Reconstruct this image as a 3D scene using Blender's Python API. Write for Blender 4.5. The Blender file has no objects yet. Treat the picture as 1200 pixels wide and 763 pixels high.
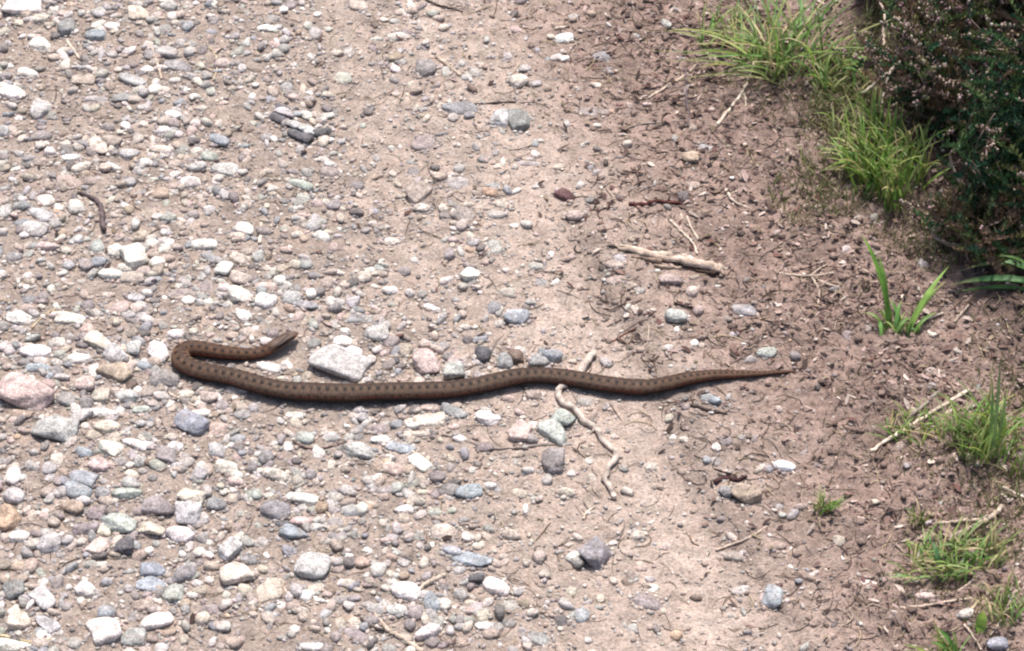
import bpy, math, random
import numpy as np
from mathutils import Vector

# ------------------------------------------------------------------ camera, sky, sun, exposure
SC = bpy.context.scene
COL = SC.collection
THETA = math.radians(42.0)
SLANT = 2.6
HALF = math.atan(0.45 / SLANT)
cam_d = bpy.data.cameras.new('camera')
cam = bpy.data.objects.new('camera', cam_d)
COL.objects.link(cam)
CAM = Vector((0, -SLANT * math.cos(THETA), SLANT * math.sin(THETA)))
cam.location = CAM
cam.rotation_euler = (math.pi / 2 - THETA, 0, 0)
cam_d.angle = 2 * HALF
cam_d.clip_start = 0.05
cam_d.clip_end = 300
SC.camera = cam

SUN_EL, SUN_AZ = math.radians(66), math.radians(4)      # azimuth from +Y towards +X
w = bpy.data.worlds.new("World")
SC.world = w
w.use_nodes = True
nt = w.node_tree
bg = nt.nodes['Background']
sky = nt.nodes.new('ShaderNodeTexSky')
sky.sky_type = 'NISHITA'
sky.sun_disc = False
sky.sun_elevation = SUN_EL
sky.sun_rotation = SUN_AZ
sky.dust_density = 4.0
sky.ozone_density = 0.6
nt.links.new(sky.outputs[0], bg.inputs[0])
bg.inputs[1].default_value = 0.11
sd = bpy.data.lights.new('sun', 'SUN')
sd.energy = 3.7
sd.angle = math.radians(8)          # thin hazy cloud
sd.color = (1.0, 0.94, 0.90)
sun = bpy.data.objects.new('sun', sd)
COL.objects.link(sun)
sdir = Vector((math.sin(SUN_AZ) * math.cos(SUN_EL), math.cos(SUN_AZ) * math.cos(SUN_EL), math.sin(SUN_EL)))
sun.rotation_euler = sdir.to_track_quat('Z', 'Y').to_euler()
sun.location = sdir * 5
SC.view_settings.view_transform = 'Standard'
SC.view_settings.look = 'None'
SC.view_settings.gamma = 1.0
SC.view_settings.exposure = 0.55
SC.render.engine = 'CYCLES'
SC.cycles.filter_width = 2.2          # the photograph is a soft phone picture
SC.cycles.max_bounces = 6

RNG = np.random.default_rng(7)
random.seed(7)

# ------------------------------------------------------------------ photo pixel <-> ground
TH = math.tan(HALF)
cF = np.array([0, math.cos(THETA), -math.sin(THETA)])
cU = np.array([0, math.sin(THETA), math.cos(THETA)])
cR = np.array([1.0, 0, 0])
cP = np.array(CAM)


def P(px, py, z=0.0):
    """The point at height z that the photograph shows at pixel (px, py)."""
    u = (px - 600.0) / 600.0 * TH
    v = -(py - 381.5) / 600.0 * TH
    d = cF + cR * u + cU * v
    t = (z - cP[2]) / d[2]
    p = cP + d * t
    return np.array([p[0], p[1], z])


def Q(x, y, z=0.0):
    """Inverse: which pixel a ground point falls on (arrays welcome)."""
    dx, dy, dz = x - cP[0], y - cP[1], z - cP[2]
    f = dy * cF[1] + dz * cF[2]
    u = dx / f
    v = (dy * cU[1] + dz * cU[2]) / f
    return 600 + u / TH * 600, 381.5 - v / TH * 600


# ------------------------------------------------------------------ noise
def _hash(ix, iy, seed):
    n = (ix.astype(np.int64) * 374761393 + iy.astype(np.int64) * 668265263 + seed * 974711) & 0x7fffffff
    n = ((n ^ (n >> 13)) * 1274126177) & 0x7fffffff
    n = (n ^ (n >> 16)) & 0x7fffffff
    return n


def noise(x, y, seed=0):
    x = np.asarray(x, float); y = np.asarray(y, float)
    ix = np.floor(x); iy = np.floor(y)
    fx = x - ix; fy = y - iy
    sx = fx * fx * fx * (fx * (fx * 6 - 15) + 10); sy = fy * fy * fy * (fy * (fy * 6 - 15) + 10)
    r = []
    for ox in (0, 1):
        for oy in (0, 1):
            a = _hash(ix + ox, iy + oy, seed) % 4096 * (2 * math.pi / 4096)
            r.append(np.cos(a) * (fx - ox) + np.sin(a) * (fy - oy))
    a = r[0] + (r[2] - r[0]) * sx
    b = r[1] + (r[3] - r[1]) * sx
    return (a + (b - a) * sy) * 1.45


def fbm(x, y, scale, octv=3, seed=0, gain=.5):
    s = 0; a = 1; f = 1.0 / scale; t = 0
    for k in range(octv):
        s = s + a * noise(x * f + 17.3 * k, y * f - 9.1 * k, seed + k * 31)
        t += a; a *= gain; f *= 2.03
    return s / t


def sstep(a, b, x):
    t = np.clip((x - a) / (b - a), 0, 1)
    return t * t * (3 - 2 * t)


# zones, all functions of the ground point (through the pixel it falls on, which is just a handy ground coordinate)
def zones(x, y):
    px, py = Q(np.asarray(x, float), np.asarray(y, float))
    px = np.clip(px, -900, 2100); py = np.clip(py, -900, 1700)
    wob = 55 * fbm(x, y, .11, 3, 5)
    edge = 610 + 0.46 * np.clip(py, -200, 900) + wob            # gravel track gives way to brown soil
    soil = sstep(-130, 150, px - edge)
    cob = 1 - sstep(-60, 190, px - (400 + .18 * py + wob))      # the loose gravel on one side
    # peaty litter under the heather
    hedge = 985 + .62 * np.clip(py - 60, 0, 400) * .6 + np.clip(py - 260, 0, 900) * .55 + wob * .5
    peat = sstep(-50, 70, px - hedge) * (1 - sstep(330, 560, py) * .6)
    return px, py, soil, cob, peat


def bands(px, py):
    """The two wheel-packed strips where hardly any loose stone lies."""
    b1 = np.interp(py, [-100, 0, 100, 200, 300, 420], [375, 392, 425, 452, 480, 515])
    b2 = np.interp(py, [60, 150, 300, 400, 550, 700, 850], [590, 620, 668, 722, 775, 825, 870])
    k1 = np.exp(-((px - b1) / 34.0) ** 2) * (1 - sstep(300, 400, py))
    k2 = np.exp(-((px - b2) / 40.0) ** 2) * sstep(70, 190, py)
    return np.clip(k1 + k2, 0, 1)


LEDGE = [(676, 268), (700, 325), (738, 385), (775, 440), (800, 520), (850, 610), (905, 700), (960, 790)]


def ledge_dist(px, py):
    lx = np.interp(py, [p[1] for p in LEDGE], [p[0] for p in LEDGE])
    return px - lx


def height(x, y):
    x = np.asarray(x, float); y = np.asarray(y, float)
    px, py, soil, cob, peat = zones(x, y)
    near = 1 - sstep(.9, 1.6, np.hypot(x, y))
    h = .006 * fbm(x, y, .33, 2, 1) + .0026 * fbm(x, y, .055, 3, 2)
    fine = .0017 * fbm(x, y, .014, 3, 3) + .0011 * fbm(x, y, .0065, 2, 4)
    crumb = (.5 - np.abs(noise(x / .011, y / .011, 8))) * .0030 + (.5 - np.abs(noise(x / .024, y / .017, 9))) * .0026
    rough = .55 + .9 * sstep(-.2, .4, fbm(x, y, .09, 2, 12)) + .9 * sstep(780, 1000, px)
    fine = fine * (1 - .55 * bands(px, py))
    h = h - near * .0022 * bands(px, py)
    h = h + near * (fine * (1 + .5 * soil) + soil * crumb * rough * (.62 + .38 * sstep(850, 1000, px)))
    d = ledge_dist(px, py)
    wv = sstep(180, 300, py)
    h = h + near * wv * .0045 * sstep(-8, 10, d + 10 * noise(x / .02, y / .02, 14)) * (1 - sstep(30, 130, d))
    h = h + .012 * sstep(0, 1, peat)
    return h


def H(x, y):
    return float(height(np.array([x]), np.array([y]))[0])


def G(px, py, up=0.0):
    """Ground point (with relief) seen at a pixel, lifted by up."""
    p = P(px, py, 0)
    for _ in range(3):
        p = P(px, py, H(p[0], p[1]) + up)
    return p


# ------------------------------------------------------------------ mesh helpers
def mesh_np(name, V, F, col=None, smooth=True, mat=None):
    me = bpy.data.meshes.new(name)
    V = np.asarray(V, np.float32); F = np.asarray(F, np.int32)
    n, k = F.shape
    me.vertices.add(len(V)); me.vertices.foreach_set('co', V.ravel())
    me.loops.add(n * k); me.loops.foreach_set('vertex_index', F.ravel())
    me.polygons.add(n)
    me.polygons.foreach_set('loop_start', np.arange(0, n * k, k, dtype=np.int32))
    me.polygons.foreach_set('loop_total', np.full(n, k, np.int32))
    me.polygons.foreach_set('use_smooth', np.full(n, smooth, bool))
    if col is not None:
        a = me.color_attributes.new('Col', 'FLOAT_COLOR', 'POINT')
        c = np.ones((len(V), 4), np.float32); c[:, :3] = np.clip(col, 0, 1)
        a.data.foreach_set('color', c.ravel())
    me.update(calc_edges=True)
    if mat: me.materials.append(mat)
    return me


def link(name, me, parent=None, loc=None, **tags):
    o = bpy.data.objects.new(name, me)
    COL.objects.link(o)
    if parent is not None: o.parent = parent
    if loc is not None: o.location = loc
    for k, v in tags.items(): o[k] = v
    return o


def nmat(name, rough=.9, spec=.25, col_scale=None, bump=None, translucent=0.0, speck=None):
    m = bpy.data.materials.new(name); m.use_nodes = True
    t = m.node_tree; b = t.nodes['Principled BSDF']
    b.inputs['Roughness'].default_value = rough
    b.inputs['Specular IOR Level'].default_value = spec
    at = t.nodes.new('ShaderNodeAttribute'); at.attribute_name = 'Col'
    src = at.outputs['Color']
    tc = t.nodes.new('ShaderNodeTexCoord')
    geo = t.nodes.new('ShaderNodeNewGeometry')
    for (sc, lo, hi, det) in (col_scale or []):
        nz = t.nodes.new('ShaderNodeTexNoise'); nz.inputs['Scale'].default_value = sc; nz.inputs['Detail'].default_value = det
        nz.inputs['Roughness'].default_value = .65
        t.links.new(geo.outputs['Position'], nz.inputs['Vector'])
        mr = t.nodes.new('ShaderNodeMapRange'); mr.inputs['From Min'].default_value = .3; mr.inputs['From Max'].default_value = .7
        mr.inputs['To Min'].default_value = lo; mr.inputs['To Max'].default_value = hi
        t.links.new(nz.outputs['Fac'], mr.inputs['Value'])
        mx = t.nodes.new('ShaderNodeVectorMath'); mx.operation = 'SCALE'
        t.links.new(src, mx.inputs[0]); t.links.new(mr.outputs[0], mx.inputs['Scale'])
        src = mx.outputs[0]
    if speck:
        vz = t.nodes.new('ShaderNodeTexVoronoi'); vz.inputs['Scale'].default_value = speck[0]
        t.links.new(geo.outputs['Position'], vz.inputs['Vector'])
        mr = t.nodes.new('ShaderNodeMapRange'); mr.inputs['From Min'].default_value = .18; mr.inputs['From Max'].default_value = .32
        mr.inputs['To Min'].default_value = speck[1]; mr.inputs['To Max'].default_value = 1
        t.links.new(vz.outputs['Distance'], mr.inputs['Value'])
        mx = t.nodes.new('ShaderNodeVectorMath'); mx.operation = 'SCALE'
        t.links.new(src, mx.inputs[0]); t.links.new(mr.outputs[0], mx.inputs['Scale'])
        src = mx.outputs[0]
    t.links.new(src, b.inputs['Base Color'])
    if bump:
        nz = t.nodes.new('ShaderNodeTexNoise'); nz.inputs['Scale'].default_value = bump[0]; nz.inputs['Detail'].default_value = 4
        t.links.new(geo.outputs['Position'], nz.inputs['Vector'])
        bp = t.nodes.new('ShaderNodeBump'); bp.inputs['Strength'].default_value = bump[1]; bp.inputs['Distance'].default_value = bump[2]
        t.links.new(nz.outputs['Fac'], bp.inputs['Height'])
        t.links.new(bp.outputs[0], b.inputs['Normal'])
    if translucent:
        tr = t.nodes.new('ShaderNodeBsdfTranslucent'); mix = t.nodes.new('ShaderNodeMixShader')
        mix.inputs[0].default_value = translucent
        t.links.new(src, tr.inputs['Color'])
        out = t.nodes['Material Output']
        t.links.new(b.outputs[0], mix.inputs[1]); t.links.new(tr.outputs[0], mix.inputs[2])
        t.links.new(mix.outputs[0], out.inputs['Surface'])
    return m


M_GROUND = nmat('soil', .97, .1, [(60, .66, 1.30, 6), (380, .60, 1.45, 5)], (520, 1.0, .0018))
M_STONE = nmat('stone', .82, .3, [(130, .62, 1.28, 5), (520, .64, 1.34, 3)], (500, .8, .0011), speck=(420, .66))
M_GRIT = nmat('grit', .9, .2, [(300, .72, 1.25, 3)], (600, .6, .0008))
M_WOOD = nmat('bark', .85, .2, [(160, .62, 1.25, 5), (900, .75, 1.2, 3)], (500, .8, .0008))
M_SNAKE = nmat('snake_skin', .66, .22, [(350, .85, 1.15, 3)])
M_EYE = nmat('snake_eye', .12, .6)
M_GRASS = nmat('grass_blade', .5, .35, [(90, .8, 1.2, 2)], translucent=.35)
M_LEAF = nmat('heather_leaf', .6, .25, [(120, .7, 1.3, 2)], translucent=.15)
M_LITTER = nmat('dry_litter', .85, .2, [(300, .7, 1.25, 2)])

# ------------------------------------------------------------------ ground sheet
def graded(lo, hi, step, far, g=1.16):
    core = np.arange(lo, hi + step / 2, step)
    ext = []; s = step; v = core[-1]
    while v < far:
        s *= g; v += s; ext.append(v)
    ext = np.array(ext)
    e2 = []; s = step; v = core[0]
    while v > -far:
        s *= g; v -= s; e2.append(v)
    return np.concatenate([np.array(e2)[::-1], core, ext])


def zone_colour(x, y):
    px, py, soil, cob, peat = zones(x, y)
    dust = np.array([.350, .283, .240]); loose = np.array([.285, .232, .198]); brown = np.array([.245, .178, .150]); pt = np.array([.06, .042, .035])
    c = dust + (loose - dust) * cob[:, None]
    c = c + (brown - c) * soil[:, None]
    damp = sstep(-.1, .5, fbm(x, y, .07, 3, 21)) * soil
    c = c * (1 - .28 * damp[:, None])
    c = c * (1 + .10 * (bands(px, py) * (1 - soil))[:, None])
    pale = sstep(.05, .5, fbm(x, y, .06, 3, 25))
    c = c * (1 + .18 * (pale * (1 - soil))[:, None])
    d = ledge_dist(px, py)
    ledge_shade = np.exp(-(d / 32.0) ** 2) * sstep(200, 300, py) * (1 - sstep(600, 760, py))
    c = c * (1 - .22 * ledge_shade[:, None])  # shadow line of the ledge painted into the soil colour
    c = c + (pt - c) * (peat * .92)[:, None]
    tint = fbm(x, y, .02, 2, 33)
    c = c * (1 + .10 * tint[:, None] * np.array([1, .6, .3]))
    return c


gx = graded(-.56, .56, .0026, 45); gy = graded(-.48, .60, .0026, 45)
X, Y = np.meshgrid(gx, gy)
xf, yf = X.ravel(), Y.ravel()
V = np.stack([xf, yf, height(xf, yf)], 1)
nx, ny = len(gx), len(gy)
i = np.arange(nx - 1)[None, :] + np.arange(ny - 1)[:, None] * nx
i = i.ravel()
F = np.stack([i, i + 1, i + nx + 1, i + nx], 1)
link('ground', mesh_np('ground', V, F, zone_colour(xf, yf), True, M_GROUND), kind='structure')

# ------------------------------------------------------------------ stone shapes
def ico(sub):
    t = (1 + 5 ** .5) / 2
    v = [(-1, t, 0), (1, t, 0), (-1, -t, 0), (1, -t, 0), (0, -1, t), (0, 1, t), (0, -1, -t), (0, 1, -t), (t, 0, -1), (t, 0, 1), (-t, 0, -1), (-t, 0, 1)]
    f = [(0, 11, 5), (0, 5, 1), (0, 1, 7), (0, 7, 10), (0, 10, 11), (1, 5, 9), (5, 11, 4), (11, 10, 2), (10, 7, 6), (7, 1, 8), (3, 9, 4), (3, 4, 2), (3, 2, 6), (3, 6, 8), (3, 8, 9), (4, 9, 5), (2, 4, 11), (6, 2, 10), (8, 6, 7), (9, 8, 1)]
    v = [np.array(a, float) / np.linalg.norm(a) for a in v]
    for _ in range(sub):
        cache = {}; nf = []
        def mid(a, b):
            k = (min(a, b), max(a, b))
            if k not in cache:
                m = v[a] + v[b]; v.append(m / np.linalg.norm(m)); cache[k] = len(v) - 1
            return cache[k]
        for a, b, c in f:
            ab, bc, ca = mid(a, b), mid(b, c), mid(c, a)
            nf += [(a, ab, ca), (b, bc, ab), (c, ca, bc), (ab, bc, ca)]
        f = nf
    return np.array(v), np.array(f, np.int32)


ICO = [ico(s) for s in range(4)]


def stone_shape(rng, sub, kind):
    D, Fc = ICO[sub]
    n = {'o': 15, 'a': 9, 'f': 10, 'l': 10}[kind]
    p = {'o': 5.0, 'a': 15.0, 'f': 13.0, 'l': 11.0}[kind]
    N = rng.normal(size=(n, 3)); N /= np.linalg.norm(N, axis=1)[:, None]
    d = rng.uniform(.72 if kind != 'o' else .85, 1.0, n)
    if kind == 'f':
        N[0] = (0, 0.05, 1); N[0] /= np.linalg.norm(N[0]); d[0] = .72
    N = np.vstack([N, np.eye(3), -np.eye(3)]); d = np.concatenate([d, np.full(6, 1.0)])
    dot = np.maximum(D @ N.T, 0) / d
    r = (dot ** p).sum(1) ** (-1 / p)
    ph = rng.uniform(0, 9, 3)
    r = r * (1 + .035 * np.sin(D[:, 0] * 5 + ph[0]) * np.sin(D[:, 1] * 6 + ph[1]) + .02 * np.sin(D[:, 2] * 9 + ph[2] + D[:, 0] * 7))
    V = D * r[:, None]
    V /= np.abs(V).max(0)
    return V, Fc


PAL = {'Q': (.88, .87, .83), 'W': (.72, .67, .62), 'C': (.57, .50, .43), 'B': (.41, .34, .295), 'L': (.44, .42, .41), 'G': (.27, .26, .26),
       'D': (.12, .115, .12), 'U': (.31, .33, .355), 'K': (.53, .42, .38), 'M': (.29, .255, .255), 'T': (.38, .30, .235), 'O': (.48, .35, .25),
       'N': (.16, .115, .09), 'R': (.12, .062, .062), 'V': (.40, .41, .375)}
CNAME = {'Q': 'bright white', 'W': 'white', 'C': 'cream', 'B': 'beige', 'L': 'light grey', 'G': 'mid grey', 'D': 'dark grey', 'U': 'blue-grey', 'K': 'pinkish',
         'M': 'mauve-grey', 'T': 'tan', 'O': 'orange', 'N': 'brown', 'R': 'dark red', 'V': 'greenish grey'}
SNAME = {'o': 'rounded', 'a': 'angular', 'f': 'flat', 'l': 'long'}
# one line a stone: x y w h angle colour shape[e = half buried] (4x the photo's pixels, from the tile's corner) @ landmark name ; label
TILES = {
(0, 0): """95 35 190 80 -5 W a @big white corner stone; big white angular stone in the far corner of the gravel
190 85 70 50 0 C o
305 125 100 90 30 G o @grey stone with dark underside; grey rounded stone with a dark underside beside the pale blue pebble
438 163 110 60 0 U o @pale blue pebble; pale blue oval pebble among the gravel near the far edge
522 123 75 50 10 W o
650 65 95 100 -60 C a @yellowish cream stone; yellowish cream blocky stone at the far edge of the gravel
740 80 60 50 20 K o
795 30 80 60 20 L o
190 210 110 60 25 W a
60 440 140 60 20 W l
85 550 65 50 10 W o
190 520 90 100 40 L a
205 640 90 50 0 M o
620 375 130 50 25 L l
580 460 110 45 -5 G f
460 475 130 60 5 L oe
390 375 110 50 0 B f
840 310 140 55 5 G f @flat grey stone with pale top; flat grey stone with a pale top edge beside a thin pale twig
780 245 110 60 10 L o
815 537 85 45 15 W o
590 590 75 35 10 W o
768 612 80 45 10 W o
520 665 100 65 10 B a
465 690 120 70 30 C l
600 720 100 55 10 L o
715 650 90 35 -5 C o
755 700 110 35 10 C l
1025 655 120 60 25 U o @blue-grey oval in the far gravel; blue-grey oval stone alone on the bare patch of the far gravel
980 735 90 55 0 V o
340 740 100 40 0 W o
10 620 60 60 0 L o
700 335 45 60 0 W a
300 310 60 60 30 C a
130 345 110 50 20 W o
45 310 45 45 0 W a""",
(300, 0): """487 35 110 75 5 C oe @cream stone at the far edge; half buried cream stone at the far edge of the track
795 320 110 95 20 M o @purple-grey round stone; purple-grey round stone beside a short thick pale stick
955 505 165 85 -5 G f @flat stone with white rim; flat brownish grey stone with a white upper rim
1140 560 95 90 30 L a @light half of the stone pair; light grey stone leaning against a darker grey one
670 175 120 50 -5 W oe
430 245 60 60 0 L ae
205 640 130 55 25 D a @dark stone cluster; largest dark stone of the little cluster with pale flakes in the bare track
105 560 90 55 30 D a @far end of the dark cluster; dark stone at the far end of the little dark cluster
300 625 95 60 10 D a @near end of the dark cluster; dark stone at the near end of the little dark cluster
120 505 80 32 15 D f @thin dark flake of the cluster; thin dark flake along the upper side of the dark cluster
400 370 130 60 5 V fe
790 680 130 90 0 M oe
655 270 70 50 0 T a
750 510 60 40 0 C o
130 60 80 40 0 W oe
290 75 70 30 0 W oe
60 135 110 35 5 W l""",
(600, 0): """243 180 90 50 -10 Q a @bright white chip on the far soil; bright white angular chip standing out on the far brown soil
247 277 38 24 0 Q a @tiny white chip; tiny bright white chip just below the bigger white chip
30 375 90 75 10 C o @cream stone with orange side; cream rounded stone with an orange side above the dark leaning stone
35 565 120 110 40 G a @dark leaning stone; darker grey angular stone leaning on a light grey one
395 413 70 38 0 C o
725 110 60 38 40 V o @green pebble by the grass; small green-grey pebble at the foot of the far grass tuft
420 270 90 50 0 U oe
540 690 60 40 0 C o
400 600 60 30 10 C o
835 735 80 50 0 T a
920 705 100 50 10 U oe
385 530 140 50 5 M fe""",
(0, 190): """25 235 60 80 0 L o
100 205 90 55 -10 G o
165 315 125 85 10 L o @smooth light grey cobble; smooth light grey round cobble in the gravel below two white ones
215 180 100 60 20 W o
270 210 60 50 0 W o
190 248 110 60 30 L o
355 215 85 75 20 W o
75 445 90 60 -5 G o
110 350 80 35 20 W l
225 395 120 35 5 K l
455 400 75 60 30 V o @greenish pebble above a slate one; greenish grey pebble sitting just above a small slate-blue one
465 470 70 50 0 U o
510 525 120 60 15 W o
640 450 130 110 30 W a @chunky cream block; chunky cream-white block, tallest stone of the far gravel cluster
620 545 110 55 0 B a
545 420 90 60 0 W a
735 470 80 50 0 W o
740 528 70 45 0 W o
590 210 60 50 -30 W o
895 95 100 60 5 W o
1065 35 140 60 15 L f @flat stone with deep shadow; flat light grey stone with a deep shadow under its edge
1050 150 70 50 30 L a
1150 315 110 60 25 W l
955 385 125 60 -5 W o
990 455 100 40 20 G f
1050 500 75 80 45 W l
1115 450 110 55 20 C o
1120 540 110 70 20 C a
1120 620 130 80 20 W a @white stone with pinkish front; white stone with a pinkish front face in the middle gravel
1145 720 90 60 30 W o
490 25 70 50 10 K o
375 30 100 55 -10 C o
330 100 130 70 0 K ae
745 155 100 70 0 T ae
860 620 130 60 0 M fe
965 590 100 75 0 M fe
330 730 140 60 5 W a
90 730 120 70 0 W a
640 635 90 45 10 L o
550 690 120 65 0 K ae
710 360 80 40 5 C o
790 380 70 40 30 W o
770 330 50 45 0 W o
920 25 100 50 0 L o
820 50 80 40 0 W o
205 690 80 40 0 C o
400 480 80 60 30 M o""",
(300, 190): """765 135 140 88 -35 B a @tilted pale brown stone; tilted pale brown angular stone in the middle of the track
780 215 90 48 5 C o
860 70 80 45 5 B o
950 115 150 90 0 L oe @round embedded grey disc; round light grey stone pressed flat into the track
985 265 120 95 10 M oe @mauve embedded disc; mauve-grey round stone pressed into the track beside a paler one
875 232 70 45 0 C o
1095 145 80 45 10 O o
1115 250 110 55 0 L oe
1155 205 100 50 20 C oe
1000 530 95 85 0 W a @pointed white stone; pointed white stone alone in the middle of the track
970 600 60 35 0 N o
1175 615 80 70 0 V oe
1120 395 110 70 10 V oe
640 370 90 50 0 W oe
345 60 90 70 0 M oe
345 12 80 32 0 W o
210 105 130 50 20 V l
365 205 70 60 -40 M o
285 290 60 32 0 C o
310 345 90 48 20 W o
235 480 80 45 0 V o
10 445 60 70 0 L o
50 655 110 75 5 W o @round white stone by the root; round white stone in the gravel below a thin pale root
45 585 110 50 0 K o
130 590 90 60 0 L ae
170 640 90 55 0 L a
230 672 120 38 10 G f
180 720 80 30 0 W l
455 660 65 75 30 L a
470 735 100 40 0 G f
820 680 110 38 20 Q le
870 725 40 70 0 W le
580 490 60 40 0 V oe""",
(600, 190): """25 728 125 80 3 U o @slate-blue pebble above the snake; slate-blue oval pebble in the open track above the snake's back
770 722 105 58 0 V o @pale green pebble above the snake; pale greenish pebble on the brown soil above the snake's tail
250 155 100 58 25 R o @dark red stone; dark red angular stone on the brown soil
300 250 100 55 5 B o
480 485 90 60 0 B oe
490 555 100 55 0 B oe
740 548 110 50 0 B a
205 560 55 45 0 W a
105 490 90 50 0 V oe
145 575 80 45 0 U oe
110 345 45 30 0 K o
185 430 50 38 0 W o
1090 700 130 70 0 U oe @flat slate stone sunk in soil; flat slate-grey stone sunk level with the brown soil
580 705 60 38 0 C a
1030 95 34 28 0 Q a
20 140 60 50 0 W o
70 12 160 40 0 L oe""",
(900, 190): """40 345 60 35 0 K a
25 680 50 28 0 W a""",
(0, 381): """125 325 250 150 17 K a @big pink rock; biggest pink rock at the track's gravelly edge
170 125 155 75 0 W o
180 203 120 50 5 U o
235 252 55 50 0 U o
255 492 210 115 10 L a @grey rock below the pink rock; light grey lumpy rock just below the big pink rock
545 218 160 82 20 T a @long tan wedge stone; tan wedge-shaped stone pointing at the snake's coil
540 140 110 80 20 L a
470 80 140 66 20 C a
745 130 130 80 20 W a @white stone touching the coil; white angular stone touching the outer bend of the snake
620 110 75 75 0 L a
680 190 100 46 15 U o
775 255 130 90 0 M a @mauve stone below the coil; mauve-grey lumpy stone just below the snake's outer bend
1110 300 132 56 6 M o @smooth pebble under the snake; smooth mauve-grey oval pebble nestled against the snake's near side
890 465 150 95 25 U a @pale blue-grey block; pale blue-grey block-shaped stone below the snake's front half
470 330 85 60 0 C a
590 335 120 66 10 L a
645 297 70 42 10 W o
870 325 80 50 0 C o
975 335 100 60 0 K a
1045 378 70 55 0 M o
1020 497 110 80 0 K ae
380 425 100 60 -35 L a
490 412 130 40 5 W l
500 480 125 66 5 C o
640 555 130 48 20 W l
510 572 125 66 20 W a
390 600 90 50 5 U o
460 655 100 65 20 K o
385 720 130 75 10 U a
270 625 60 70 0 C o
80 415 150 60 15 T ae
60 715 85 85 0 W a
780 610 120 75 10 M a
832 658 85 38 0 L o
820 570 80 50 0 W o
1015 590 80 80 40 L a
1070 667 120 66 5 C a
1090 555 65 45 0 W o
930 700 80 60 0 L a
1105 735 80 50 0 K o
830 45 90 48 0 W o
940 415 90 42 0 W o
370 160 110 50 0 W o
435 215 48 75 0 W a
280 217 60 38 0 C o
395 275 100 70 0 K o
310 350 100 60 5 G o
655 402 90 38 0 V o
610 740 100 50 0 L o""",
(300, 381): """385 185 270 138 15 L a @big grey stone below the head; big light grey stone between the snake's head and its back
800 185 145 112 5 K a @salmon pink stone; salmon pink blocky stone just above the snake's back
935 215 110 85 0 V a @greenish stone beside the pink; greenish grey stone beside the salmon pink one above the snake
60 200 122 54 18 W o @white stone between the coils; white flat stone lying between the snake's head and its body
410 75 100 58 5 W o
415 22 95 35 0 W o
570 40 120 75 0 L o @pale oval right of the head; pale grey oval stone level with and ahead of the snake's head
455 130 85 55 15 W o
1070 135 92 75 0 D o @dark round pebble above the snake; dark grey round pebble just above the snake's middle
1165 175 80 80 0 G o
655 160 50 30 0 D o
810 382 100 44 5 B f
925 405 130 48 20 G f
1090 440 110 75 20 W a
810 447 150 66 0 C f
720 452 60 55 0 C o
575 490 110 48 0 M oe
585 537 95 36 0 W o
680 580 150 58 10 U o @blue-grey stone of the trio; blue-grey oval stone, upper one of a tight trio below the snake
765 640 130 68 35 W a
645 672 120 60 20 K o
230 535 90 65 0 V a
360 525 100 45 5 L o
145 560 70 42 20 W o
470 592 175 76 20 L a
100 700 150 60 15 C o
565 712 80 35 0 W o
350 645 90 35 5 C o
925 475 60 38 0 K o
760 512 150 34 0 C l
850 710 80 66 0 M a
490 385 80 28 10 W l
180 425 90 38 0 W o
1190 340 50 50 0 K a""",
(600, 381): """770 37 65 50 0 W a
853 105 60 40 0 W o
130 170 105 66 0 G a
197 143 95 66 20 U a @light blue stone on the snake's back; light blue-grey stone resting against the far side of the snake
20 150 84 66 0 N a
240 440 110 72 10 V a
190 500 160 88 30 V a @larger greenish stone; larger greenish white stone beside the twig below the snake
100 330 80 50 0 B o
345 368 90 80 0 V oe
40 500 95 115 30 K a
190 640 110 105 -20 M a @mauve lumpy stone; mauve-grey lumpy stone in the track below the greenish pair
640 670 70 50 0 C oe
935 345 90 50 20 U a @blue stone below the tail; small blue-white stone below the snake's tail beside a dark splinter
930 427 40 30 0 W o
810 545 80 30 0 C oe
755 515 40 34 0 W o
1085 105 30 25 0 W o
1190 130 100 52 0 V o @pale green pebble above the tail tip; pale green oval pebble on the soil above the snake's tail tip
380 720 60 40 0 C o""",
(900, 381): """75 662 102 62 12 Q o @bright white pebble on brown soil; bright white smooth pebble alone on the brown soil below the tail tip
640 280 26 24 0 Q o
680 210 30 28 0 C o
470 30 60 50 0 B o
770 50 70 28 0 C o
890 130 70 26 0 C o""",
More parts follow.
